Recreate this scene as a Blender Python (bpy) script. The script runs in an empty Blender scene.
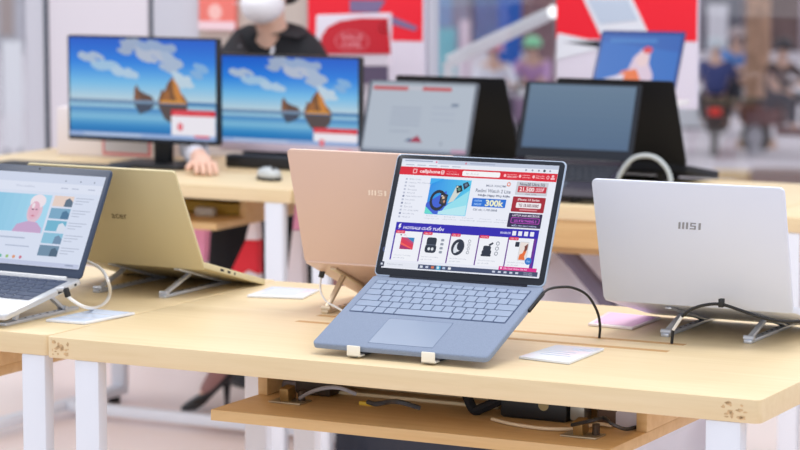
import bpy, bmesh, math, random
from mathutils import Matrix, Vector
random.seed(4)
scene = bpy.context.scene
col = scene.collection
PI = math.pi
TZ = 0.75                       # height of the table tops above the floor
CAM = Vector((2.478, -3.479, 0.684 + TZ)); PITCH = 0.11744; YAW = 0.48177; FPX = 2600.0

# ------------------------------------------------------------------ helpers
def lin(c):
    return tuple((v / 255 / 12.92) if v / 255 <= 0.04045 else ((v / 255 + 0.055) / 1.055) ** 2.4 for v in c)

_f = Vector((-math.sin(YAW) * math.cos(PITCH), math.cos(YAW) * math.cos(PITCH), -math.sin(PITCH)))
_r = Vector((math.cos(YAW), math.sin(YAW), 0))
_u = _r.cross(_f)
def ray(px, py): return _f + (px - 400) / FPX * _r - (py - 225) / FPX * _u
def az(px, py, z=TZ): d = ray(px, py); return CAM + d * ((z - CAM.z) / d.z)       # point of a level plane
def ay(px, py, y): d = ray(px, py); return CAM + d * ((y - CAM.y) / d.y)          # point of a frontal plane
def ax(px, py, x): d = ray(px, py); return CAM + d * ((x - CAM.x) / d.x)
def ad(px, py, D): return CAM + ray(px, py) * D                                   # point at a depth

def T(x, y, z): return Matrix.Translation((x, y, z))
def RX(a): return Matrix.Rotation(a, 4, 'X')
def RY(a): return Matrix.Rotation(a, 4, 'Y')
def RZ(a): return Matrix.Rotation(a, 4, 'Z')

def rrect(x0, x1, y0, y1, r, n=5):
    pts = []
    for cx, cy, a in ((x1 - r, y1 - r, 0), (x0 + r, y1 - r, 90), (x0 + r, y0 + r, 180), (x1 - r, y0 + r, 270)):
        for i in range(n + 1):
            t = math.radians(a + 90 * i / n)
            pts.append((cx + r * math.cos(t), cy + r * math.sin(t)))
    return pts

def spline(P, n=8):
    P = [Vector(p) for p in P]; out = []
    for i in range(len(P) - 1):
        p0 = P[i - 1] if i else P[0] * 2 - P[1]
        p1, p2 = P[i], P[i + 1]
        p3 = P[i + 2] if i + 2 < len(P) else P[-1] * 2 - P[-2]
        for k in range(n):
            t = k / n
            out.append(0.5 * ((2 * p1) + (p2 - p0) * t + (2 * p0 - 5 * p1 + 4 * p2 - p3) * t * t + (3 * p1 - p0 - 3 * p2 + p3) * t ** 3))
    out.append(P[-1]); return out

class MB:
    def __init__(s): s.bm = bmesh.new(); s.mi = 0
    def add(s, t, M=None):
        if M is not None: t.transform(M)
        for f in t.faces: f.material_index = s.mi
        me = bpy.data.meshes.new('scratch'); t.to_mesh(me); t.free()
        s.bm.from_mesh(me); bpy.data.meshes.remove(me); return s
    def box(s, x0, x1, y0, y1, z0, z1, bev=0, M=None, seg=2):
        t = bmesh.new(); bmesh.ops.create_cube(t, size=1)
        for v in t.verts: v.co = Vector((x0 + (v.co.x + .5) * (x1 - x0), y0 + (v.co.y + .5) * (y1 - y0), z0 + (v.co.z + .5) * (z1 - z0)))
        if bev: bmesh.ops.bevel(t, geom=t.edges[:], offset=bev, segments=seg, profile=.5, affect='EDGES')
        return s.add(t, M)
    def plate(s, poly, z0, z1, bev=0, M=None):
        t = bmesh.new(); vs = [t.verts.new((x, y, z0)) for x, y in poly]
        f = t.faces.new(vs); r = bmesh.ops.extrude_face_region(t, geom=[f])
        for v in r['geom']:
            if isinstance(v, bmesh.types.BMVert): v.co.z = z1
        bmesh.ops.recalc_face_normals(t, faces=t.faces[:])
        if bev:
            es = [e for e in t.edges if abs(e.verts[0].co.z - e.verts[1].co.z) < 1e-9]
            bmesh.ops.bevel(t, geom=es, offset=bev, segments=2, profile=.5, affect='EDGES')
        return s.add(t, M)
    def cyl(s, p0, p1, r0, r1=None, n=16, M=None):
        r1 = r0 if r1 is None else r1; p0, p1 = Vector(p0), Vector(p1); d = p1 - p0
        t = bmesh.new(); bmesh.ops.create_cone(t, cap_ends=True, segments=n, radius1=r0, radius2=r1, depth=d.length)
        t.transform(Matrix.Translation((p0 + p1) / 2) @ d.to_track_quat('Z', 'Y').to_matrix().to_4x4())
        return s.add(t, M)
    def tube(s, P, r, n=8, smooth=8, M=None):
        P = spline(P, smooth) if smooth else [Vector(p) for p in P]
        t = bmesh.new(); rings = []; up = Vector((0, 0, 1))
        for i, p in enumerate(P):
            d = (P[min(i + 1, len(P) - 1)] - P[max(i - 1, 0)]).normalized()
            a = d.cross(up)
            if a.length < 1e-3: a = d.cross(Vector((1, 0, 0)))
            a.normalize(); b = d.cross(a).normalized(); up = -b if i == 0 and False else a.cross(d)
            rings.append([t.verts.new(p + a * math.cos(2 * PI * k / n) * r + b * math.sin(2 * PI * k / n) * r) for k in range(n)])
        for A, B in zip(rings, rings[1:]):
            for k in range(n): t.faces.new((A[k], A[(k + 1) % n], B[(k + 1) % n], B[k]))
        t.faces.new(rings[0]); t.faces.new(rings[-1][::-1]); bmesh.ops.recalc_face_normals(t, faces=t.faces[:])
        return s.add(t, M)
    def bar(s, p0, p1, w, h, bev=.0008, up=(0, 0, 1)):
        p0, p1 = Vector(p0), Vector(p1); d = p1 - p0; y = d.normalized(); x = y.cross(Vector(up)).normalized(); z = x.cross(y)
        M = Matrix((x, y, z)).transposed().to_4x4(); M.translation = p0
        return s.box(-w / 2, w / 2, 0, d.length, -h / 2, h / 2, bev, M)
    def sphere(s, c, r, M=None, n=16):
        t = bmesh.new(); bmesh.ops.create_uvsphere(t, u_segments=n, v_segments=n * 3 // 4, radius=1)
        r = (r, r, r) if not hasattr(r, '__len__') else r
        for v in t.verts: v.co = Vector((c[0] + v.co.x * r[0], c[1] + v.co.y * r[1], c[2] + v.co.z * r[2]))
        return s.add(t, M)
    def lathe(s, prof, n=24, M=None):
        t = bmesh.new(); rings = [[t.verts.new((r * math.cos(2 * PI * k / n), r * math.sin(2 * PI * k / n), z)) for k in range(n)] for r, z in prof]
        for A, B in zip(rings, rings[1:]):
            for k in range(n): t.faces.new((A[k], A[(k + 1) % n], B[(k + 1) % n], B[k]))
        t.faces.new(rings[0][::-1]); t.faces.new(rings[-1])
        bmesh.ops.recalc_face_normals(t, faces=t.faces[:]); return s.add(t, M)
    def build(s, name, mat, parent=None, world=None, sharp=35):
        if world is not None: s.bm.transform(world.inverted())
        for f in s.bm.faces: f.smooth = True
        for e in s.bm.edges:
            if len(e.link_faces) == 2 and e.calc_face_angle(0) > math.radians(sharp): e.smooth = False
        me = bpy.data.meshes.new(name); s.bm.to_mesh(me); s.bm.free()
        for m in (mat if isinstance(mat, (list, tuple)) else [mat]): me.materials.append(m)
        o = bpy.data.objects.new(name, me); col.objects.link(o)
        if parent is not None: o.parent = parent
        return o

def tag(o, label=None, cat=None, group=None, kind=None):
    if label: o['label'] = label
    if cat: o['category'] = cat
    if group: o['group'] = group
    if kind: o['kind'] = kind
    return o
def thing(name, label, cat, loc=(0, 0, 0), rz=0, group=None):
    o = bpy.data.objects.new(name, None); col.objects.link(o); o.empty_display_size = .05
    o.location = loc; o.rotation_euler = (0, 0, rz); tag(o, label, cat, group)
    return o, T(*loc) @ RZ(rz)
def centred(mb, name, mat, label, cat, group=None, z=None):
    """one-mesh thing: its origin goes to the middle of its base"""
    xs = [v.co for v in mb.bm.verts]
    c = Vector(((min(v.x for v in xs) + max(v.x for v in xs)) / 2, (min(v.y for v in xs) + max(v.y for v in xs)) / 2, min(v.z for v in xs)))
    o = mb.build(name, mat, world=Matrix.Translation(c)); o.location = c
    return tag(o, label, cat, group)

# ------------------------------------------------------------------ materials
_mats = {}
def mat(name, rgb, rough=.5, metal=0, spec=.5, noise=0, nscale=40, coat=0, bump=0):
    if name in _mats: return _mats[name]
    m = bpy.data.materials.new(name); m.use_nodes = True; nt = m.node_tree; b = nt.nodes['Principled BSDF']
    c = lin(rgb); b.inputs['Base Color'].default_value = (*c, 1); b.inputs['Roughness'].default_value = rough
    b.inputs['Metallic'].default_value = metal; b.inputs['Specular IOR Level'].default_value = spec; b.inputs['Coat Weight'].default_value = coat
    if noise or bump:
        tc = nt.nodes.new('ShaderNodeTexCoord'); n = nt.nodes.new('ShaderNodeTexNoise'); n.inputs['Scale'].default_value = nscale
        n.inputs['Detail'].default_value = 4; nt.links.new(tc.outputs['Object'], n.inputs['Vector'])
        if noise:
            r = nt.nodes.new('ShaderNodeValToRGB'); r.color_ramp.elements[0].position = .3; r.color_ramp.elements[1].position = .7
            r.color_ramp.elements[0].color = (*[v * (1 - noise) for v in c], 1); r.color_ramp.elements[1].color = (*[min(1, v * (1 + noise)) for v in c], 1)
            nt.links.new(n.outputs['Fac'], r.inputs['Fac']); nt.links.new(r.outputs['Color'], b.inputs['Base Color'])
        if bump:
            bp = nt.nodes.new('ShaderNodeBump'); bp.inputs['Strength'].default_value = bump; bp.inputs['Distance'].default_value = .001
            nt.links.new(n.outputs['Fac'], bp.inputs['Height']); nt.links.new(bp.outputs['Normal'], b.inputs['Normal'])
    _mats[name] = m; return m

def wood(name, a, b_, scale=(2.2, 34, 34), rough=.42, spec=.5, coat=0):
    m = bpy.data.materials.new(name); m.use_nodes = True; nt = m.node_tree; b = nt.nodes['Principled BSDF']
    tc = nt.nodes.new('ShaderNodeTexCoord'); mp = nt.nodes.new('ShaderNodeMapping'); mp.inputs['Scale'].default_value = scale
    n = nt.nodes.new('ShaderNodeTexNoise'); n.inputs['Scale'].default_value = 1.6; n.inputs['Detail'].default_value = 6; n.inputs['Roughness'].default_value = .65; n.inputs['Distortion'].default_value = .6
    r = nt.nodes.new('ShaderNodeValToRGB'); r.color_ramp.elements[0].position = .32; r.color_ramp.elements[1].position = .68
    r.color_ramp.elements[0].color = (*lin(b_), 1); r.color_ramp.elements[1].color = (*lin(a), 1)
    L = nt.links.new; L(tc.outputs['Object'], mp.inputs['Vector']); L(mp.outputs['Vector'], n.inputs['Vector']); L(n.outputs['Fac'], r.inputs['Fac']); L(r.outputs['Color'], b.inputs['Base Color'])
    b.inputs['Roughness'].default_value = rough; b.inputs['Specular IOR Level'].default_value = spec; b.inputs['Coat Weight'].default_value = coat; b.inputs['Coat Roughness'].default_value = .3
    return m

def em(rgb, s=1.0, rough=.35):
    key = ('em', tuple(rgb), s, rough)
    if key in _mats: return _mats[key]
    m = bpy.data.materials.new('screen_colour'); m.use_nodes = True; b = m.node_tree.nodes['Principled BSDF']
    b.inputs['Base Color'].default_value = (.008, .008, .009, 1); b.inputs['Roughness'].default_value = rough; b.inputs['Specular IOR Level'].default_value = .25
    b.inputs['Emission Color'].default_value = (*lin(rgb), 1); b.inputs['Emission Strength'].default_value = s
    _mats[key] = m; return m

WOOD = wood('pale_maple_laminate', (230, 209, 171), (222, 199, 157), rough=.42, spec=.42)
WOODB = wood('maple_shelf_board', (214, 178, 126), (202, 163, 110))
GROOVE = mat('bare_board_edge', (192, 150, 100), .7)
WHITE_METAL = mat('white_powder_coat', (226, 230, 240), .35)
BLACKP = mat('black_plastic', (20, 21, 25), .45)
DARKP = mat('dark_rubber', (28, 28, 30), .7)
ALU = mat('brushed_aluminium', (206, 209, 216), .35, .4)
BEZEL = mat('black_screen_glass', (24, 30, 42), .18, spec=.4)
WHITE = mat('white_plastic', (236, 236, 238), .4)
ICE = mat('ice_blue_fabric', (133, 146, 170), .85, noise=.13, nscale=900, bump=.25)
KEYBLUE = mat('ice_blue_key', (146, 161, 186), .5)
WELL = mat('key_gap_shade', (62, 80, 114), .6)  # shade between the raised keys, put into the plate's dark blue
PADBLUE = mat('ice_blue_touchpad', (134, 149, 174), .35)

# ------------------------------------------------------------------ text and flat artwork
_tc = {}
def textmesh(s, bold=0.0, shear=0.0):
    key = (s, bold, shear)
    if key in _tc: return _tc[key]
    cu = bpy.data.curves.new('lettering', 'FONT'); cu.body = s; cu.size = 1; cu.offset = bold; cu.shear = shear; cu.resolution_u = 3
    o = bpy.data.objects.new('lettering', cu); col.objects.link(o)
    dg = bpy.context.evaluated_depsgraph_get(); dg.update(); me = bpy.data.meshes.new_from_object(o.evaluated_get(dg))
    vs = [(v.co.x, v.co.y) for v in me.vertices]; fs = [tuple(p.vertices) for p in me.polygons]
    bpy.data.objects.remove(o); bpy.data.curves.remove(cu); bpy.data.meshes.remove(me)
    if not vs: vs, fs = [(0, 0), (1, 0), (1, 1)], []
    x0, x1 = min(v[0] for v in vs), max(v[0] for v in vs); y0, y1 = min(v[1] for v in vs), max(v[1] for v in vs)
    _tc[key] = ([((x - x0) / (x1 - x0), (y - y0) / (y1 - y0)) for x, y in vs], fs, (x1 - x0) / (y1 - y0)); return _tc[key]

class UI:
    """flat artwork in 0..1 coordinates (v runs down), built as one mesh of thin layers"""
    def __init__(s, W, H): s.W, s.H, s.items, s.k = W, H, [], 0
    def poly(s, pts, c, layer=None):
        s.k += 1; s.items.append((s.k if layer is None else layer, pts, [tuple(range(len(pts)))], c))
    def rect(s, u0, v0, u1, v1, c, r=0):
        if r:
            a = s.W / s.H
            s.poly([(x / a, y) for x, y in rrect(u0 * a, u1 * a, v0, v1, r, 4)], c)
        else: s.poly([(u0, v0), (u1, v0), (u1, v1), (u0, v1)], c)
    def ell(s, u, v, ru, rv, c, n=20, a0=0, a1=360, rot=0):
        a = s.W / s.H; R = math.radians(rot); pts = []
        for i in range(n):
            t = math.radians(a0 + (a1 - a0) * i / (n if a1 - a0 == 360 else n - 1)); x, y = ru * a * math.cos(t), rv * math.sin(t)
            pts.append((u + (x * math.cos(R) - y * math.sin(R)) / a, v + x * math.sin(R) + y * math.cos(R)))
        s.poly(pts, c)
    def ring(s, u, v, ru, rv, w, c, n=24, rot=0):
        s.k += 1; a = s.W / s.H; R = math.radians(rot); pts = []
        for k in (1, 1 - w):
            for i in range(n):
                t = 2 * PI * i / n; x, y = ru * k * a * math.cos(t), rv * k * math.sin(t)
                pts.append((u + (x * math.cos(R) - y * math.sin(R)) / a, v + x * math.sin(R) + y * math.cos(R)))
        s.items.append((s.k, pts, [(i, (i + 1) % n, n + (i + 1) % n, n + i) for i in range(n)], c))
    def text(s, t, u0, v0, u1, v1, c, bold=0, shear=0):
        s.k += 1; vs, fs, asp = textmesh(t, bold, shear)
        s.items.append((s.k, [(u0 + x * (u1 - u0), v1 - y * (v1 - v0)) for x, y in vs], fs, c))
    def build(s, name, parent, M, step=.00004, emit=1.0, fn=None):
        bm = bmesh.new(); cols = []
        for k, pts, fs, c in s.items:
            if c not in cols: cols.append(c)
            vs = [bm.verts.new(M @ Vector((u * s.W - s.W / 2, -k * step, s.H * (1 - v)))) for u, v in pts]
            for f in fs:
                try: fa = bm.faces.new([vs[i] for i in f])
                except ValueError: continue
                fa.material_index = cols.index(c)
        bm.normal_update(); want = M.to_3x3() @ Vector((0, -1, 0))
        for f in bm.faces:
            if f.normal.dot(want) < 0: f.normal_flip()
        me = bpy.data.meshes.new(name); bm.to_mesh(me); bm.free()
        for c in cols: me.materials.append((fn or (lambda q: em(q, emit)))(c))
        o = bpy.data.objects.new(name, me); col.objects.link(o); o.parent = parent; return o

# ------------------------------------------------------------------ room shell
def struct(mb, name, m): return tag(mb.build(name, m), kind='structure')
FLOOR = mat('polished_floor_tile', (247, 229, 223), .3, noise=.04, nscale=1.5)
struct(MB().box(-9, 9, -6, 4.9, -.06, 0), 'floor', FLOOR)
GROUND = mat('street_paving', (226, 216, 222), .8, noise=.12, nscale=1.2)
SZ = -1.9
struct(MB().box(-70, 40, 6.1, 90, SZ - .1, SZ), 'floor_street', GROUND)
st = MB()
for i in range(10): st.box(-9, 9, 4.9 + .12 * i, 6.1, SZ, -.06 - i * .18)
struct(st, 'trim_1', GROUND)
WALLP = mat('white_wall_panel', (226, 222, 232), .5)
WALLB = mat('beige_column_paint', (200, 188, 180), .6)
GREYW = mat('pale_grey_panel', (206, 208, 220), .5)
FRAME = mat('dark_window_frame', (70, 78, 92), .5)
YW = 4.3
def wx(px): return ay(px, 60, YW).x
def wallp(name, p0, p1, m, y0=YW, y1=YW + .12, z1=2.9): struct(MB().box(wx(p0), wx(p1), y0, y1, 0, z1, .004), name, m)
wallp('wall_left', 26, 45, GREYW); wallp('trim_2', 45.3, 49.5, FRAME, YW - .01)
wallp('wall_back', 49.6, 149, WALLP, YW - .005); wallp('trim_3', 149.2, 153, FRAME)
wallp('wall_back_panel', 153.2, 199, GREYW)
wallp('wall_column', 199.2, 307, WALLB)
wallp('wall_poster', 307.2, 423.3, WALLP)
wallp('trim_4', 423.5, 428, GREYW, YW + .02, YW + .08)
gm = bpy.data.materials.new('clear_glass'); gm.use_nodes = True; nt = gm.node_tree; nt.nodes.clear()
o_ = nt.nodes.new('ShaderNodeOutputMaterial'); mx = nt.nodes.new('ShaderNodeMixShader'); tr = nt.nodes.new('ShaderNodeBsdfTransparent'); gl = nt.nodes.new('ShaderNodeBsdfGlossy')
gl.inputs['Roughness'].default_value = .03; tr.inputs['Color'].default_value = (.96, .97, .98, 1); mx.inputs['Fac'].default_value = .06
nt.links.new(tr.outputs[0], mx.inputs[1]); nt.links.new(gl.outputs[0], mx.inputs[2]); nt.links.new(mx.outputs[0], o_.inputs[0])
for i, (p0, p1) in enumerate(((428.2, 701.8), (702.2, 1150), (-160, 25.8))):
    struct(MB().box(wx(p0), wx(p1), YW + .045, YW + .055, .02, 2.9), 'window_%d' % (i + 1), gm)

# ------------------------------------------------------------------ tables
TL, TD, TT = 1.2395, .7482, .0347
SCUFF = mat('scuffed_edge_band', (202, 170, 128), .8, noise=.25, nscale=120)
RAILM = mat('cream_plastic_rail', (224, 206, 170), .5)
def make_table(label, loc, front_panel=False, li=.055, ri=.08, scuffs=()):
    R_, M_ = thing('display_table', label, 'table', loc, 0)
    H = TZ
    mb = MB(); mb.plate(rrect(0, TL, 0, TD, .012), H - TT, H, .0012); mb.build('tabletop', WOOD, R_)
    fl = MB()
    for y in (.335, .408): fl.box(.285, .965, y - .008, y + .008, H - .003, H + .0003)
    fl.build('cable_slot', GROOVE, R_)
    for x0 in (li, TL - ri):
        for y0 in (.002, TD - .03):
            MB().box(x0, x0 + .054 if x0 > .5 and ri > .06 else x0 + .047, y0, y0 + .026, .045, H - TT, .003).build('leg', WHITE_METAL, R_)
        b = MB().box(x0, x0 + .047, .002, TD - .004, .02, .047, .006).build('foot_bar', WHITE_METAL, R_)
        for yy in (.03, TD - .05):
            MB().cyl((x0 + .023, yy, 0), (x0 + .023, yy, .021), .02).build('foot_pad', DARKP, b)
    MB().box(li + .047, TL - ri, TD - .33, TD - .295, .02, .05, .006).build('stretcher', WHITE_METAL, R_)
    zb = H - .105
    MB().box(.287, .985, .05, .56, zb - .018, zb, .001).build('shelf_board', WOODB, R_)
    for x0 in (.287, .967):
        MB().box(x0, x0 + .018, .2, .56, zb, H - TT, .0008).build('side_panel', WOODB, R_)
    MB().box(.305, .967, .542, .56, zb, H - TT).build('back_panel', WOODB, R_)
    for y_ in (.262, .325): MB().box(.36, .70, y_, y_ + .012, zb, zb + .006, .002).build('rail', RAILM, R_)
    rr = random.Random(11)
    for (xa, xb) in scuffs:                         # worn patches of the edge band
        sc = MB()
        for _ in range(16):
            cx, cz, a, b = rr.uniform(xa, xb), rr.uniform(H - TT + .006, H - .006), rr.uniform(.0015, .006), rr.uniform(.001, .0045)
            P = [(cx + a * rr.uniform(.5, 1.1) * math.cos(t * .7854), cz + b * rr.uniform(.5, 1.1) * math.sin(t * .7854)) for t in range(8)]
            P = [(min(max(x, .013), TL - .013), min(max(z, H - TT + .002), H - .002)) for x, z in P]
            sc.plate(P, 0, .0004, 0, T(0, 0, 0) @ RX(PI / 2))
        sc.build('edge_scuff', SCUFF, R_)
    if front_panel: MB().box(.03, TL - .03, .006, .024, H - .103, H - TT, .001).build('front_panel', WOODB, R_)
    return R_
make_table('light maple display table in front carrying the blue, white and pink laptops', (0, 0, 0), ri=.084, scuffs=((.008, .045), (TL - .06, TL - .014)))
make_table('light maple table at the left carrying the gold and the silver laptop', (-TL - .0035, .012, 0), ri=.056)
make_table('light maple table at the back left under the two monitors', (-.803 - TL, 2.2, 0), li=.2)
make_table('light maple table at the back under the grey and dark screened laptops', (-.8, 2.2, 0), True)
make_table('light maple table end at the back right behind the white laptop', (-.797 + TL, 2.2, 0), True)

# ------------------------------------------------------------------ laptops
def keys(parent, M, W, rows, kmat, x0, x1, v0, pitch, fn_h, gap=.0018, h=.0012, cache={}):
    v = v0
    for ri, row in enumerate(rows):
        hh = fn_h if ri == 0 else pitch; tot = sum(row); x = x0; un = (x1 - x0) / tot
        for w in row:
            kw, kh = round(w * un - gap, 5), round(hh - gap, 5); ck = (kw, kh, kmat.name, h)
            if ck not in cache:
                me_o = MB().plate(rrect(-kw / 2, kw / 2, -kh / 2, kh / 2, min(.0014, kh * .3), 2), 0, h, .0004).build('key', kmat); cache[ck] = me_o.data
                bpy.data.objects.remove(me_o)
            o = bpy.data.objects.new('key', cache[ck]); col.objects.link(o); o.parent = parent
            o.matrix_local = M @ T(x + w * un / 2, v - hh / 2, .0006); x += w * un
        v -= hh
    return v
ROWS = [[1] * 14, [1] * 13 + [1.6], [1.5] + [1] * 12 + [1.1], [1.75] + [1] * 11 + [1.85], [2.25] + [1] * 10 + [2.35], [1.2, 1, 1, 1, 5.3, 1, 1, 1, 1, 1.1]]

def laptop(name, label, hinge, yaw, W, DD, LH, tilt, lid, shell, deck, frame, tb=.0085, tl=.0045, r=.008, kb=None, ui=None, disp=None, logo=None, ports=None, feet=False, bot=None, emit=1.0, group=None, edge=None, hbar=None, drop=0):
    hz = hinge[2] - TZ
    R_, RM = thing(name, label, 'laptop', (hinge[0], hinge[1], TZ), yaw, group)
    Mb = T(0, 0, hz) @ RX(tilt); Ml = T(0, 0, hz - drop) @ RX(-lid)
    MB().plate(rrect(-W / 2, W / 2, -DD, .004, r), -tb, 0, .0014, Mb).build('base', bot or shell, R_)
    if kb:
        dk = MB().plate(rrect(-W / 2 + .0012, W / 2 - .0012, -DD + .0012, .002, r), -.0005, .0004, .0002, Mb).build('palm_rest', deck, R_)
        kx0, kx1, kv0, pitch, fnh, kmat, wmat, pad = kb
        rows = ROWS; end = kv0 - fnh - pitch * 5
        k_ = MB().plate(rrect(kx0 - .001, kx1 + .001, end - .001, kv0 + .001, .002), .0003, .0007, 0, Mb).build('keyboard', wmat, R_)
        keys(k_, Mb, W, rows, kmat, kx0, kx1, kv0, pitch, fnh)
        tp = MB().plate(rrect(pad[0], pad[1], pad[2], pad[3], .003), .0004, .0007, 0, Mb).build('touchpad', pad[4], R_)
        rim = MB()
        for (a0, a1, b0, b1) in ((pad[0] - .0006, pad[1] + .0006, pad[3], pad[3] + .0007), (pad[0] - .0006, pad[1] + .0006, pad[2] - .0007, pad[2]), (pad[0] - .0007, pad[0], pad[2], pad[3]), (pad[1], pad[1] + .0007, pad[2], pad[3])):
            rim.box(a0, a1, b0, b1, .0004, .0008, 0, Mb)
        rim.build('touchpad_rim', pad[5] if len(pad) > 5 else wmat, tp)
    ML = Ml @ Matrix(((1, 0, 0, 0), (0, 0, -1, 0), (0, 1, 0, 0), (0, 0, 0, 1)))     # plate (x, y, z) -> (x, -z, y)
    lo = MB().plate(rrect(-W / 2, W / 2, .001, LH, r), -tl, 0, .0012, ML).build('lid', shell, R_)
    if edge: pass
    bz = MB().plate(rrect(-W / 2 + .0018, W / 2 - .0018, .003, LH - .0018, r - .001), 0, .0006, .0003, ML).build('bezel', frame, lo)
    MB().cyl((-W / 2 + .03, .002, -.001), (W / 2 - .03, .002, -.001), .0042, n=12, M=T(0, 0, hz)).build('hinge', hbar or frame, R_)
    if ui:
        dw, dh, z0 = disp
        ui.build('display', lo, Ml @ T(0, -.0007, z0), emit=emit)
        MB().cyl((0, -.0006, LH - .006), (0, -.0012, LH - .006), .0016, n=10, M=Ml).build('webcam', BLACKP, lo)
    if logo: logo(lo, Ml, W, LH, tl)
    if ports: ports(R_, Mb, W, DD, tb)
    return R_

def lettering(parent, M, txt, w, h, m, bold=.02, name='logo', shear=0):
    """raised letters on a lid's back: text in local x (towards -x when seen from behind) and z"""
    vs, fs, asp = textmesh(txt, bold, shear); bm = bmesh.new(); V = [bm.verts.new(M @ Vector((w / 2 - x * w, .0003, y * h - h / 2))) for x, y in vs]
    for f in fs:
        try: bm.faces.new([V[i] for i in f])
        except ValueError: pass
    mb = MB(); mb.bm.free(); mb.bm = bm
    bmesh.ops.solidify(bm, geom=bm.faces[:], thickness=.0002); return mb.build(name, m, parent)
def bars_logo(parent, M, w, h, m):
    """slanted letters: three bars, an angular S, one bar"""
    mb = MB(); sl = .16
    def q(pts): 
        P = [(w / 2 - (x + sl * h / w * 1.0 * (y - .5)) * w, (y - .5) * h) for x, y in pts]
        t = bmesh.new(); vs = [t.verts.new((x, 0, z)) for x, z in P]; f = t.faces.new(vs); rr = bmesh.ops.extrude_face_region(t, geom=[f])
        for v in rr['geom']:
            if isinstance(v, bmesh.types.BMVert): v.co.y = .0005
        bmesh.ops.recalc_face_normals(t, faces=t.faces[:]); mb.add(t, M)
    for x in (.0, .17, .34): q([(x, 0), (x + .09, 0), (x + .09, 1), (x, 1)])
    q([(.53, 1), (.53, .42), (.59, .42), (.59, .82), (.78, .82), (.78, 1)])
    q([(.53, .58), (.53, .42), (.78, .42), (.78, .58)])
    q([(.72, .5), (.78, .5), (.78, 0), (.72, 0)]); q([(.51, 0), (.78, 0), (.78, .17), (.51, .17)])
    q([(.9, 0), (1, 0), (1, 1), (.9, 1)])
    mb.build('logo', m, parent)

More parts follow.
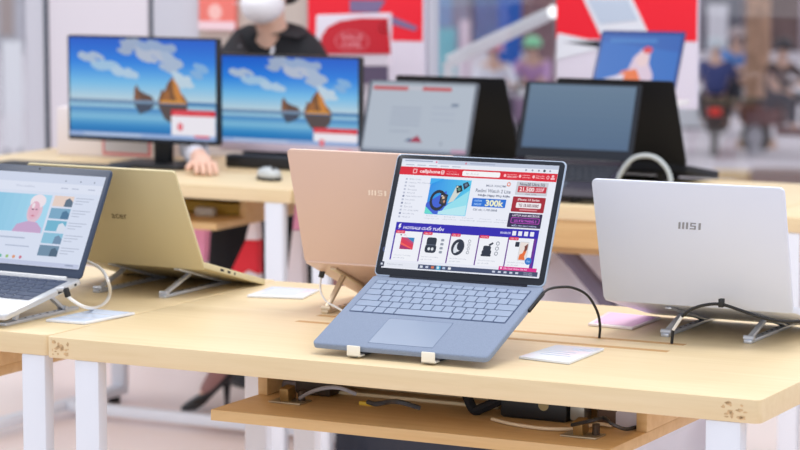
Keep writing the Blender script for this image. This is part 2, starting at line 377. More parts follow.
# --- artwork of the front laptop's screen
def main_screen():
    u = UI(.285, .190); WH = (238, 241, 252); GR = (150, 158, 178); LG = (206, 212, 226)
    u.rect(0, 0, 1, 1, WH)
    u.rect(0, 0, 1, .036, (196, 205, 226)); u.rect(.0, .006, .235, .036, (226, 232, 246)); u.rect(.0, .036, 1, .074, (236, 240, 250))
    u.rect(.02, .012, .2, .022, (158, 168, 196)); u.ell(.225, .02, .006, .009, (230, 120, 160)); u.ell(.415, .02, .006, .009, (214, 130, 150)); u.rect(.44, .014, .6, .024, (168, 178, 204))
    for i in range(5): u.rect(.03 + i * .075, .05, .085 + i * .075, .06, (190, 198, 216))
    for x in (.8, .84, .88, .95): u.ell(x, .053, .006, .009, (150, 158, 180))
    u.ell(.915, .053, .008, .012, (70, 90, 100))
    RED = (222, 22, 48)
    u.rect(0, .074, 1, .148, RED)
    u.rect(.085, .09, .112, .132, (250, 190, 196), .008); u.rect(.091, .098, .106, .124, RED)
    u.text('cellphone', .13, .093, .262, .134, (255, 226, 230), .03); u.rect(.268, .094, .288, .13, (255, 226, 230), .006); u.text('S', .272, .099, .284, .125, RED, .03)
    u.text('Xem giá, tồn kho tại', .305, .096, .365, .108, (250, 170, 180)); u.text('Hồ Chí Minh', .305, .114, .385, .13, (252, 190, 196), .02)
    u.rect(.405, .088, .645, .134, (250, 250, 252), .012); u.text('Bạn cần tìm gì?', .43, .1, .51, .124, (190, 180, 186))
    for x, w, t1, t2 in ((.69, .07, 'Gọi mua hàng', '1800.2097'), (.785, .055, 'Cửa hàng', 'gần bạn'), (.87, .06, 'Tra cứu', 'đơn hàng')):
        u.ell(x - .014, .112, .008, .014, (255, 200, 206)); u.text(t1, x, .096, x + w * .85, .108, (252, 200, 206), .02); u.text(t2, x, .113, x + w * .95, .129, (252, 200, 206), .02)
    u.ring(.945, .112, .009, .016, .4, (252, 200, 206)); u.ell(.975, .1, .008, .012, (252, 200, 206)); u.rect(.963, .114, .988, .13, (252, 200, 206))
    # category menu
    names = ['Điện thoại', 'Laptop, PC, Màn hình', 'Tablet', 'Âm thanh', 'Đồng hồ', 'Nhà thông minh', 'Phụ kiện', 'Đồ cũ', 'Sim thẻ', 'Tin công nghệ', 'Khuyến mãi', 'Hàng cũ']
    for i, n in enumerate(names):
        v = .18 + i * .0315
        u.rect(.05, v, .062, v + .016, (186, 192, 212) if i not in (5, 7, 10) else (110, 120, 156)); u.text(n, .074, v, .074 + .0075 * len(n), v + .017, (168, 174, 194), .0)
    # banner
    B = [(.214, .17), (.474, .178), (.474, .495), (.214, .495)]
    n = 14
    for i in range(n):
        a, b = i / n, (i + 1) / n; c = tuple(int(p + (q - p) * a) for p, q in zip((48, 150, 236), (88, 204, 240)))
        u.poly([(.214 + .26 * a, .172), (.214 + .26 * b, .172), (.214 + .26 * b, .495), (.214 + .26 * a, .495)], c, 30)
    u.k = max(u.k, 31)
    u.poly([(.214, .23), (.3, .172), (.214, .172)], (60, 176, 244)); u.poly([(.214, .40), (.33, .28), (.36, .495), (.214, .495)], (58, 96, 214)); u.poly([(.214, .43), (.27, .495), (.214, .495)], (104, 222, 210))
    u.poly([(.34, .42), (.474, .27), (.474, .495), (.31, .495)], (150, 226, 242)); u.poly([(.3, .47), (.474, .4), (.474, .495), (.3, .495)], (186, 236, 246))
    u.ring(.285, .37, .052, .095, .3, (28, 36, 52)); u.poly([(.30, .30), (.345, .315), (.34, .42), (.296, .40)], (22, 26, 38)); u.poly([(.307, .318), (.337, .328), (.333, .402), (.303, .388)], (70, 64, 66)); u.ell(.318, .345, .008, .012, (220, 190, 160)); u.ell(.327, .378, .006, .012, (210, 150, 120)); u.rect(.304, .324, .314, .334, (230, 230, 236))
    u.poly([(.352, .395), (.385, .245), (.425, .275), (.385, .37)], (214, 220, 214)); u.poly([(.385, .23), (.42, .225), (.432, .275), (.398, .30)], (26, 36, 40)); u.ell(.408, .262, .01, .015, (92, 140, 120)); u.ell(.395, .24, .006, .009, (220, 220, 200))
    u.poly([(.425, .21), (.455, .19), (.472, .225), (.44, .265)], (30, 44, 66)); u.ell(.448, .22, .01, .015, (90, 120, 150))
    # banner words
    u.text('MUA XIAOMI', .575, .205, .7, .225, (120, 128, 150), .01); u.text('Redmi Watch 2 Lite', .515, .246, .735, .277, (96, 106, 134), .01); u.text('Nhận Ngay Phụ Kiện', .535, .293, .735, .318, (60, 70, 110), .03)
    u.rect(.505, .332, .718, .408, (24, 112, 216), .006); u.text('GIẢM', .518, .343, .565, .363, (170, 210, 255), .02); u.text('NGAY', .52, .376, .568, .396, (170, 210, 255), .02); u.text('300k', .59, .342, .705, .4, (246, 244, 204), .035)
    u.text('Chỉ còn 1.190.000đ', .52, .424, .672, .444, (90, 100, 130), .02)
    for x in (.22, .335, .45, .56, .665):
        u.text('Đồng hồ', x + .012, .51, x + .082, .523, (184, 190, 206)); u.text('thông minh mới', x, .532, x + .094, .546, (184, 190, 206))
    u.ring(.716, .195, .012, .02, .45, (232, 128, 100))
    # three offers
    u.rect(.765, .166, .962, .285, (206, 208, 216), .006); u.text('Note20 Ultra 5G', .785, .174, .94, .2, (70, 74, 92), .02); u.rect(.778, .205, .955, .26, (200, 26, 52), .004); u.text('21.500', .787, .213, .88, .252, (250, 232, 234), .03); u.text('.000Đ', .885, .213, .945, .252, (244, 190, 200), .02); u.text('GIÁ SỐC', .83, .264, .9, .28, (120, 70, 90))
    u.rect(.758, .30, .962, .436, (166, 20, 44), .008); u.text('iPhone 13 Series', .79, .315, .925, .335, (250, 226, 230), .02); u.rect(.785, .35, .94, .4, (244, 238, 242), .01); u.text('Từ 18.500.000đ', .8, .36, .925, .39, (120, 60, 80), .02); u.rect(.81, .41, .92, .422, (220, 140, 150))
    u.rect(.752, .448, .96, .575, (44, 32, 74), .006); u.text('LAPTOP AND MACBOOK', .775, .458, .945, .477, (226, 214, 236), .02); u.rect(.77, .486, .948, .538, (188, 70, 190), .012); u.rect(.774, .491, .944, .533, (58, 30, 92), .01); u.text('ƯU ĐÃI THÁNG 3', .792, .5, .928, .526, (206, 90, 214), .02); u.text('MIỄN PHÍ GIAO HÀNG', .782, .546, .935, .566, (190, 200, 240), .02)
    # sale strip
    BL = (38, 24, 178)
    u.rect(.052, .588, .958, .93, BL); u.rect(.058, .665, .952, .93, (104, 40, 150)); u.poly([(.075, .603), (.088, .603), (.08, .625), (.088, .625), (.07, .655), (.076, .632), (.068, .632)], (250, 250, 255))
    u.text('HOTSALE CUỐI TUẦN', .1, .61, .365, .648, (228, 226, 252), .035, .25)
    u.text('00:00:00', .72, .618, .785, .638, (210, 210, 250), .02)
    for i in range(4): u.rect(.795 + i * .037, .607, .819 + i * .037, .647, (240, 242, 252), .004)
    xs = [.062, .24, .42, .6, .785, .945]
    for i in range(5):
        x0, x1 = xs[i], xs[i + 1] - .008
        u.rect(x0, .668, x1, .932, (244, 246, 253)); u.rect(x0, .662, x0 + .058, .69, (224, 44, 84), .008); u.text('Giảm 15%', x0 + .008, .668, x0 + .05, .683, (255, 220, 226))
        u.text('Sản phẩm chính hãng', x0 + .014, .878, x0 + .12, .892, (172, 178, 196)); u.text('giá tốt nhất', x0 + .014, .902, x0 + .085, .917, (172, 178, 196))
    u.rect(.105, .725, .19, .832, (222, 52, 84)); u.poly([(.105, .725), (.15, .725), (.19, .765), (.19, .79)], (196, 70, 120)); u.poly([(.14, .725), (.19, .725), (.19, .77)], (44, 132, 190)); u.poly([(.105, .832), (.105, .79), (.19, .832)], (168, 40, 110)); u.poly([(.107, .77), (.185, .82), (.185, .829), (.107, .79)], (246, 96, 88)); u.ell(.1, .705, .004, .007, (60, 60, 70)); u.text('M1', .12, .7, .135, .712, (150, 150, 160))
    DK = (34, 44, 62)
    u.rect(.272, .712, .335, .79, DK, .02); u.rect(.268, .775, .34, .85, DK, .025); u.ell(.294, .815, .008, .014, (226, 232, 240)); u.ell(.316, .815, .008, .014, (226, 232, 240)); u.rect(.276, .775, .332, .782, (90, 100, 120))
    for k in range(4): u.rect(.362, .72 + k * .036, .382, .742 + k * .036, (150, 158, 172), .005)
    u.ring(.475, .785, .04, .074, .45, DK, rot=14); u.ell(.468, .79, .016, .05, (226, 232, 242), rot=14); u.ell(.487, .772, .018, .04, DK)
    for k in range(4): u.ring(.543, .725 + k * .034, .009, .014, .35, (130, 138, 150))
    u.rect(.63, .79, .69, .835, DK, .02); u.rect(.635, .755, .684, .8, DK, .016); u.poly([(.665, .745), (.69, .72), (.695, .735), (.674, .758)], DK); u.rect(.628, .83, .69, .85, DK, .008)
    for k in range(3): u.ring(.722, .73 + k * .045, .011, .018, .35, (120, 130, 146))
    u.rect(.83, .705, .856, .748, (30, 40, 58), .006); u.rect(.858, .7, .915, .868, (214, 216, 224), .006); u.rect(.862, .706, .911, .862, (238, 226, 220), .004); u.poly([(.864, .86), (.868, .815), (.885, .80), (.895, .75), (.909, .735), (.905, .79), (.898, .83), (.905, .86)], (232, 110, 50)); u.poly([(.89, .74), (.91, .715), (.91, .77), (.895, .79)], (120, 60, 50))
    u.ell(.928, .868, .021, .032, (32, 118, 206)); u.text('chat', .917, .858, .939, .878, (190, 220, 250))
    u.ring(.02, .845, .016, .024, .25, (90, 110, 170)); u.rect(.018, .82, .04, .87, WH)
    u.rect(.755, .928, .99, .96, (222, 30, 138)); u.text('Săn Deal Online Giá Rẻ', .785, .935, .93, .952, (250, 200, 230), .02); u.ell(.77, .943, .006, .01, (255, 220, 240))
    u.rect(0, .955, .25, 1, (232, 236, 246)); u.rect(.25, .96, 1, 1, (62, 74, 108)); u.rect(0, .955, .03, 1, (36, 46, 72)); u.rect(.009, .968, .021, .986, (220, 226, 240)); u.text('Type here to search', .05, .968, .15, .985, (160, 166, 184))
    for i, c in enumerate(((220, 226, 240), (200, 206, 226), (220, 120, 80), (70, 170, 214), (180, 200, 230), (235, 238, 246))): u.rect(.262 + i * .036, .97, .28 + i * .036, .99, c, .003)
    u.rect(.372 - .006, .962, .394, 1, (64, 160, 200), 0); u.ell(.378, .98, .008, .012, (210, 236, 244))
    for i in range(5): u.rect(.72 + i * .036, .972, .738 + i * .036, .988, (206, 212, 232))
    u.text('9:41 AM', .915, .968, .965, .978, (206, 212, 232)); u.text('22/3/2022', .915, .984, .97, .994, (206, 212, 232))
    return u

tilt = .375; lid = .415
hz0 = (.6291, .2575, .0998 + TZ)
def ports_main(R_, Mb, W, DD, tb):
    MB().box(W / 2 - .0006, W / 2 + .0003, -.062, -.03, -.006, -.003, 0, Mb).build('power_port', BLACKP, R_)
SILVER_BLUE = mat('ice_blue_metal', (176, 192, 214), .35, .4)
FRONT = laptop('open_laptop', 'ice blue laptop in front open at a red and blue web shop', hz0, 0, .308, .2233, .2133, tilt, lid, SILVER_BLUE, ICE, BEZEL, tb=.009, r=.009,
    kb=(-.139, .137, -.014, .0185, .0115, KEYBLUE, WELL, (-.0595, .053, -.208, -.131, PADBLUE, mat('blue_pad_rim', (104, 122, 152), .6))), ui=main_screen(), disp=(.285, .19, .0148), ports=ports_main, bot=ICE, emit=.92)

# --- silver laptop at the left, video page
def video_screen():
    u = UI(.303, .175); u.rect(0, 0, 1, 1, (214, 222, 240)); u.rect(0, 0, 1, .1, (206, 214, 234)); u.rect(0, .1, 1, .2, (220, 226, 242))
    for x in (.72, .83, .93): u.ell(x, .07, .005, .009, (130, 140, 160))
    for x in (.7, .78, .9): u.rect(x, .145, x + .05, .155, (176, 184, 206))
    u.text('Tìm kiếm', .36, .135, .5, .16, (170, 178, 200))
    u.rect(.2, .235, .655, .66, (150, 204, 232))
    for i in range(8): u.rect(.2 + .0569 * i, .235, .2 + .0569 * (i + 1), .66, tuple(int(a + (b - a) * i / 7) for a, b in zip((138, 196, 226), (164, 214, 238))))
    u.ell(.56, .42, .055, .13, (220, 190, 206)); u.ell(.565, .31, .058, .075, (236, 224, 232)); u.ell(.553, .41, .04, .1, (222, 176, 196)); u.poly([(.43, .66), (.455, .57), (.53, .53), (.6, .54), (.645, .6), (.65, .66)], (196, 164, 202)); u.ell(.54, .36, .012, .03, (236, 222, 230))
    u.ell(.542, .4, .008, .008, (120, 90, 110)); u.ell(.57, .4, .008, .008, (120, 90, 110)); u.ell(.555, .47, .014, .008, (200, 120, 140))
    u.rect(.2, .652, .655, .66, (228, 232, 246))
    cs = [((228, 206, 196), (90, 110, 130)), ((120, 166, 196), (70, 116, 150)), ((110, 178, 206), (214, 222, 236)), ((136, 190, 216), (110, 140, 170)), ((110, 140, 166), (70, 96, 120))]
    for i, (a, b) in enumerate(cs):
        v = .235 + i * .135; u.rect(.675, v, .82, v + .115, a); u.poly([(.76, v + .115), (.765, v + .04), (.79, v + .02), (.82, v + .06), (.82, v + .115)], b)
        for k, w in enumerate((.13, .1, .06)): u.rect(.835, v + .012 + k * .03, .835 + w, v + .02 + k * .03, (176, 184, 204))
    u.rect(.2, .71, .55, .725, (176, 186, 208)); u.rect(.2, .8, .3, .815, (190, 196, 214)); u.rect(.42, .8, .6, .812, (176, 186, 208))
    for i, c in enumerate(((110, 150, 200), (100, 180, 160), (150, 190, 110), (220, 150, 110), (200, 120, 140))): u.ell(.36 + i * .05, .925, .011, .018, c)
    u.rect(0, .955, 1, 1, (190, 198, 224)); u.rect(.9, .965, .96, .98, (150, 160, 186))
    return u
ASILV = mat('satin_silver', (206, 208, 212), .35, .5); AKEY = mat('charcoal_key', (58, 70, 96), .5); AWELL = mat('silver_key_gap', (186, 190, 198), .5); ABEZ = mat('navy_screen_frame', (46, 60, 84), .35)
def logo_bezel(txt, w, h):
    def f(lo, Ml, W, LH, tl):
        u = UI(w, h); u.text(txt, 0, 0, 1, 1, (225, 228, 232), .03); u.build('logo', lo, Ml @ T(-.036, -.0009, .0085), fn=lambda c: WHITE)
    return f
def ports_acer(R_, Mb, W, DD, tb):
    for v0, v1 in ((-.012, -.018), (-.05, -.064)): MB().box(W / 2 - .0006, W / 2 + .0003, v1, v0, -.007, -.003, 0, Mb).build('port', BLACKP, R_)
laptop('open_laptop', 'silver laptop at the left edge showing a video page with a blonde woman', (-.251, .243, .060 + TZ), math.radians(-3.5), .322, .207, .207, .18, math.radians(27.8), ABEZ, ASILV, ABEZ, tb=.009, bot=ASILV,
    kb=(-.15, .147, -.016, .0195, .013, AKEY, AWELL, (-.055, .05, -.203, -.134, mat('blue_grey_touchpad', (120, 140, 176), .4))), ui=video_screen(), disp=(.303, .18, .0175), logo=logo_bezel('acer', .017, .0035), ports=ports_acer, emit=.95, hbar=ASILV)

# --- laptops seen from behind
GOLD = mat('satin_gold', (208, 195, 156), .45, .1); GOLDL = mat('dark_gold_lettering', (112, 92, 58), .4)
def logo_gold(lo, Ml, W, LH, tl): lettering(lo, Ml @ T(-.01, tl, LH * .51), 'acer', .034, .0095, GOLDL, .0)
def ports_gold(R_, Mb, W, DD, tb):
    for v0, v1 in ((-.05, -.062), (-.075, -.085), (-.098, -.103)): MB().box(-W / 2 - .0003, -W / 2 + .0006, v1, v0, -.008, -.0035, 0, Mb).build('port', BLACKP, R_)
GB = laptop('open_laptop', 'gold laptop seen from behind on a folding stand at the left', (-.1535, .493, .0655 + TZ), math.radians(179), .322, .215, .212, .265, math.radians(27.5), GOLD, GOLD, BEZEL, tb=.011, tl=.0055, logo=logo_gold, ports=ports_gold, r=.006, hbar=GOLD, drop=.012)
MSILV = mat('pearl_white_metal', (217, 223, 240), .4); GREYL = mat('grey_lettering', (142, 144, 152), .4)
def logo_w(lo, Ml, W, LH, tl): bars_logo(lo, Ml @ T(0, tl, LH * .662), .038, .0115, GREYL)
laptop('open_laptop', 'white laptop seen from behind on an aluminium stand at the right', (.968, .456, .0675 + TZ), math.radians(180.7), .327, .222, .216, .245, math.radians(15.7), MSILV, MSILV, BEZEL, tb=.011, tl=.0055, logo=logo_w, r=.009, hbar=MSILV, drop=.0105)
PINK = mat('rose_beige_metal', (221, 190, 176), .42); PINKL = mat('pale_pink_lettering', (252, 236, 224), .4)
def logo_p(lo, Ml, W, LH, tl): bars_logo(lo, Ml @ T(-.004, tl, LH * .66), .034, .0095, PINKL)
laptop('open_laptop', 'rose beige laptop seen from behind, partly hidden by the blue laptop', (.399, .453, .0955 + TZ), math.radians(180.8), .322, .22, .216, .385, math.radians(17.4), PINK, PINK, BEZEL, tb=.012, tl=.0055, logo=logo_p, r=.009, hbar=PINK, drop=.0105)

# ------------------------------------------------------------------ stands
def stand(name, label, cx, xs, y0, y1, z_front, tops, m, hooks=None, armw=.009, arm_from=None):
    """rails on the table, arms that rise from the rails to the laptop's underside"""
    R_, RM = thing(name, label, 'laptop stand', (cx, (y0 + y1) / 2, TZ))
    for i, x in enumerate(xs):
        rl = MB(); rl.box(x - .007, x + .007, min(y0, y1), max(y0, y1), TZ, TZ + .006, .0015)
        ro = rl.build('rail', m, R_, RM)
        for k in range(6):
            yy = y0 + (y1 - y0) * (.3 + .1 * k); MB().cyl((x, yy, TZ + .0058), (x, yy, TZ + .0064), .0024, n=10).build('height_hole', DARKP, ro, RM)
        (b, t) = tops[0], tops[1]
        MB().bar((x, b[0], TZ + b[1]), (x, t[0], TZ + t[1]), armw, .006).build('arm', m, R_, RM)
        MB().cyl((x - .009, b[0], TZ + b[1] + .001), (x + .009, b[0], TZ + b[1] + .001), .0045, n=12).build('pivot', m, R_, RM)
        s0, s1 = tops[2], tops[3]
        MB().bar((x, s0[0], TZ + s0[1]), (x, s1[0], TZ + s1[1]), .008, .01).build('strut', m, R_, RM)
        sb = MB().bar((x - .0, tops[4][0], TZ + tops[4][1]), (x, tops[5][0], TZ + tops[5][1]), .012, .004).build('support_bar', m, R_, RM)
        if hooks: hooks(R_, RM, x)
    return R_, RM
def under(hy, hz, tilt, tb, sgn, y):           # height of a laptop's underside above the table at world y
    return hz - tb / math.cos(tilt) - abs(y - hy) * math.tan(tilt)
STEEL = mat('polished_aluminium', (204, 208, 218), .3, .45)
# white laptop's stand
g = lambda y: under(.456, .0675, .245, .011, 1, y) - .0032
stand('folding_stand', 'aluminium folding stand under the white laptop', .98, (.906, 1.05), .466, .70, 0, [(.474, .007), (.545, g(.545) - .003), (.648, .006), (.652, g(.652) - .003), (.48, g(.48)), (.66, g(.66))], STEEL)
g2 = lambda y: under(.493, .0655, .265, .011, 1, y) - .0032
stand('folding_stand', 'aluminium folding stand under the gold laptop', -.14, (-.21, -.066), .455, .69, 0, [(.463, .007), (.548, g2(.548) - .003), (.655, .006), (.658, g2(.658) - .003), (.505, g2(.505)), (.69, g2(.69))], STEEL)
g3 = lambda y: under(.453, .0955, .385, .012, 1, y) - .0032
BEIGE = mat('champagne_aluminium', (214, 196, 170), .35, .4)
stand('folding_stand', 'champagne folding stand with white pad under the rose laptop', .36, (.285, .42), .43, .62, 0, [(.438, .007), (.50, g3(.50) - .003), (.595, .006), (.597, g3(.597) - .003), (.462, g3(.462)), (.6, g3(.6))], BEIGE)
def hooks(R_, RM, x):
    M = T(x + .005, .0497, TZ + .002)
    mb = MB(); mb.box(-.0115, .0115, -.0075, -.004, .001, .0185, .0012, M); mb.box(-.0115, .0115, -.0075, .012, .001, .004, .0012, M)
    mb.build('front_hook', mat('cream_silicone', (244, 238, 224), .5), R_, RM)
g4 = lambda y: under(.2575, .0998, .375, .009, 1, y) - .0032
def g5(y): return .0998 - .009 / math.cos(.375) - (.2575 - y) * math.tan(.375) - .0034
stand('folding_stand', 'slim folding stand with cream front hooks under the blue laptop', .615, (.549, .680), .052, .26, 0, [(.245, .007), (.19, g5(.19) - .003), (.075, .004), (.077, .0065), (.075, g5(.075)), (.24, g5(.24))], mat('dark_steel', (96, 100, 112), .35, .7), hooks=hooks)
g6 = lambda y: under(.227, .083, .335, .011, 1, y) - .0034
stand('folding_stand', 'silver folding stand under the silver video laptop', -.2, (-.27, -.126), .055, .27, 0, [(.23, .007), (.19, .060 - .0092 - .053 * math.tan(.18) - .007), (.09, .006), (.093, .060 - .0092 - .150 * math.tan(.18) - .0065), (.08, .060 - .0092 - .163 * math.tan(.18) - .0035), (.22, .060 - .0092 - .023 * math.tan(.18) - .0035)], STEEL)

# ------------------------------------------------------------------ cables on the front tables
BCAB = mat('black_cable', (22, 22, 26), .5); WCAB = mat('white_cable', (232, 230, 228), .45)
def lap_pt(h, tilt, yaw, u, v, w): return T(*h) @ RZ(yaw) @ RX(tilt) @ Vector((u, v, w))
R_, RM = thing('charging_cable', 'black charging cable looping from the blue laptop into the table slot', 'cable', (.816, .40, TZ))
a = lap_pt(hz0, tilt, 0, .156, -.068, -.0045); b = lap_pt(hz0, tilt, 0, .156, -.008, -.0045)
MB().bar(a, b, .0042, .0055, .001).build('connector', BLACKP, R_, RM)
pts = [b + Vector((0, -.004, 0)), ay(548.5, 289.3, .27), ay(558, 287.3, .295), ay(572, 287.6, .325), ay(587, 295, .355), ay(597, 311, .382), ay(600, 326, .40), Vector((.816, .405, TZ + .001))]
MB().tube(pts, .0022).build('cord', BCAB, R_, RM)
R_, RM = thing('charging_cable', 'black cable with white sleeve running along the white laptop\'s hinge', 'cable', (.943, .405, TZ))
P1 = Vector((.943, .405, TZ + .001)); P2 = ay(673, 330, .405)
MB().cyl(P1, P2, .0026, n=10).build('cord_end', BCAB, R_, RM)
P3 = ay(682, 316.5, .405); MB().cyl(P2, P3, .0026, n=10).build('sleeve', WCAB, R_, RM)
pts = [P3, ay(690, 310, .405), ay(704, 305.2, .41), ay(721, 304.3, .415), ay(741, 310.5, .42), ay(760, 317, .42), ay(776, 320.6, .42), ay(790, 321.6, .42), ay(812, 320, .44)]
c_ = MB().tube(pts, .0026).build('cord', BCAB, R_, RM)
q = ay(721.5, 303.5, .415); MB().box(q.x - .004, q.x + .004, q.y - .005, q.y + .005, q.z - .006, q.z + .008, .001).build('cable_clip', BLACKP, c_, RM)
R_, RM = thing('charging_cable', 'white cable with black plug hanging from the rose laptop', 'cable', (.30, .40, TZ))
q0, q1 = ay(323.2, 267.5, .50), ay(321, 277.5, .50)
MB().bar(q0, q1, .009, .006, .001, up=(0, 1, 0)).build('plug', BLACKP, R_, RM)
pts = [q1, ay(320.2, 285, .49), ay(321.5, 294, .47), ay(327, 302, .45), ay(335, 306.5, .43), Vector((.36, .405, TZ + .0025)), Vector((.40, .40, TZ + .0025))]
MB().tube(pts, .0019).build('cord', WCAB, R_, RM)
MB().cyl(ay(324, 264.5, .50), q0, .0016, n=8).build('plug_tip', ALU, R_, RM)
R_, RM = thing('security_cable', 'white lock cable looping from the silver laptop\'s side', 'cable', (-.02, .2, TZ))
q0, q1 = ay(57.5, 289.3, .155), ay(65, 288.6, .155)
MB().cyl(q0, q1, .0042, n=14).build('lock_barrel', ALU, R_, RM)
q2, q3 = ay(65.5, 288, .155), ay(68.3, 297, .155)
MB().bar(q2, q3, .009, .008, .0015, up=(0, 1, 0)).build('lock_head', BLACKP, R_, RM)
pts = [q3, ay(75, 302, .155), ay(85, 307, .165), az(95, 308, TZ + .0035), az(105, 303, TZ + .0035), az(110, 293, TZ + .02), ay(108, 281, .30), ay(102, 270, .33), ay(92, 263.5, .36), ay(80, 259, .38)]
MB().tube(pts, .0031).build('cord', WCAB, R_, RM)

# ------------------------------------------------------------------ price cards
ACR = mat('white_card_stock', (232, 236, 244), .25); 
def card(label, c, fill, lines, linecol, group=None):
    P = [az(*p, TZ) for p in c]; cen = sum(P, Vector()) / 4
    R_, RM = thing('price_card', label, 'price card', cen)
    loc = [(p - cen) for p in P]
    MB().plate([(p.x, p.y) for p in loc], .0005, .0045, .0006).build('card', fill, R_)
    bm = MB()
    def W(u, v): return loc[0] * (1 - u) * (1 - v) + loc[1] * u * (1 - v) + loc[2] * u * v + loc[3] * (1 - u) * v
    for (u0, v0, u1, v1) in lines:
        q = [W(u0, v0), W(u1, v0), W(u1, v1), W(u0, v1)]; bm.plate([(p.x, p.y) for p in q], .0046, .0049)
    bm.build('print', linecol, R_)
    return R_
rnd = random.Random(2)
def txt_lines(n, v0=.25, v1=.9): return [(.08, v0 + (v1 - v0) * i / n, .08 + rnd.uniform(.4, .82), v0 + (v1 - v0) * (i + .4) / n) for i in range(n)]
LGREY = mat('pale_blue_print', (196, 206, 224), .5)
card('white price card with small print right of the blue laptop', [(519, 359), (569, 365), (604, 351), (556, 347.5)], ACR, [(.55, .72, .92, .76), (.5, .8, .92, .84), (.2, .3, .8, .33), (.2, .42, .7, .45), (.2, .54, .75, .57)], LGREY)
card('pink price card beside the white laptop\'s stand', [(588, 326), (632, 330.3), (661, 319.5), (608, 314)], mat('cream_card_edge', (238, 226, 228), .3), [(.08, .08, .95, .95)], mat('pink_print', (226, 186, 214), .5))
card('white price card with three blue columns in front of the silver laptop', [(46, 322), (85, 325), (135, 315), (96, 311.3)], ACR, [(.05, .04, .9, .3), (.05, .36, .9, .62), (.05, .68, .9, .96)], mat('grey_blue_print', (198, 210, 230), .5))
card('white price card with grey print between gold and rose laptops', [(247, 297.5), (303, 299.5), (319, 291.5), (272, 288.5)], ACR, [(.15, .15, .8, .85)], mat('grey_print', (204, 210, 222), .5))

# ------------------------------------------------------------------ things on the front table's shelf
SH = TZ - .105
def sp(px, py, dz=0): return az(px, py, SH + dz)
BRASS = mat('dull_brass', (150, 118, 70), .4, .6); CREAM = mat('cream_cable', (226, 206, 176), .5)
def latch(label, p):
    c = sp(*p); R_, RM = thing('latch_plate', label, 'latch', c)
    MB().box(-.03, .03, -.02, .02, 0, .003, .0008).build('base_plate', mat('worn_steel', (176, 160, 134), .35, .6), R_)
    MB().box(-.012, .005, -.012, .014, .003, .026, .002, RX(.15)).build('bracket', BRASS, R_)
    MB().cyl((.02, .004, .0), (.02, .004, .02), .006, n=12).build('screw_post', mat('dark_bronze', (70, 54, 40), .5, .4), R_)
latch('brass latch plate at the left end of the front table shelf', (290, 402))
latch('brass latch plate at the right end of the front table shelf', (583, 436))
c = sp(536, 418); R_, RM = thing('power_adapter', 'black power adapter with round sticker and strap on the shelf', 'adapter', c)
MB().box(-.055, .062, -.02, .028, 0, .044, .006).build('case', BLACKP, R_)
MB().cyl((.022, -.0205, .026), (.022, -.0195, .026), .009, n=20).build('sticker', mat('gold_sticker', (176, 158, 110), .4), R_)
MB().tube([(-.05, -.01, .03), (-.085, -.02, .012), (-.1, -.02, .008), (-.115, -.015, .03), (-.12, -.01, .05), (-.1, 0, .05), (-.07, 0, .03)], .008).build('strap', mat('black_webbing', (18, 18, 24), .8), R_)
MB().box(.064, .09, -.014, .016, .004, .034, .003).build('plug', mat('silver_plug', (160, 156, 146), .35, .5), R_)
def shelf_cable(name, label, pts, r, m): centred(MB().tube(pts, r), name, m, label, 'cable')
shelf_cable('loose_cable', 'cream cable lying along the front table shelf', [sp(492, 419, .004), sp(512, 424, .004), sp(545, 428.5, .004), sp(575, 428.5, .004), sp(598, 424, .006), sp(612, 426, .004)], .0028, CREAM)
shelf_cable('loose_cable', 'black cable hanging over the shelf right of the adapter', [sp(572, 425, .02), sp(590, 421, .034), sp(604, 418, .036), sp(612, 424, .03), sp(625, 429, .01), sp(636, 427, .004)], .003, BCAB)
shelf_cable('loose_cable', 'grey cable slung at the left of the front table shelf', [sp(300, 398, .012), sp(311, 392, .03), sp(325, 388, .045), sp(340, 388, .05), sp(356, 394, .04)], .0032, mat('grey_cable', (128, 128, 136), .5))
shelf_cable('loose_cable', 'dark cable in the middle of the shelf beside a yellow tag', [sp(368, 402, .03), sp(376, 404, .03), sp(388, 402, .035), sp(400, 402, .045), sp(420, 408, .035)], .004, BCAB)
centred(MB().box(-.012, .012, -.006, .006, 0, .006, .001, T(*sp(367, 405, 0))), 'cable_tag', mat('yellow_tag', (226, 188, 60), .5), 'small yellow tag on the front table shelf', 'tag')
c = sp(271, 394) + Vector((.02, .05, 0)); centred(MB().box(-.02, .028, -.02, .025, 0, .02, .008, T(*c)), 'power_brick', mat('grey_violet_plastic', (120, 114, 120), .4), 'grey power brick at the far left of the shelf', 'adapter')
c = sp(318, 394); centred(MB().box(-.034, .034, -.02, .03, 0, .04, .006, T(*c)), 'power_brick', mat('dark_brown_plastic', (58, 46, 36), .5), 'dark brown power brick beside the left latch plate', 'adapter')
c = sp(622, 431); R_, RM = thing('power_strip', 'white power strip at the right end of the shelf', 'power strip', c)
MB().box(-.03, .022, .02, .09, 0, .03, .006).build('case', mat('lilac_white_plastic', (196, 190, 202), .4), R_)
MB().box(-.02, .012, .035, .075, .03, .031).build('socket', BLACKP, R_)
c = sp(604, 428); centred(MB().box(-.018, .018, -.01, .012, 0, .036, .005, T(c.x, c.y + .02, c.z)), 'power_brick', mat('rust_brown_plastic', (84, 58, 40), .5), 'rust brown power brick behind the right latch plate', 'adapter')

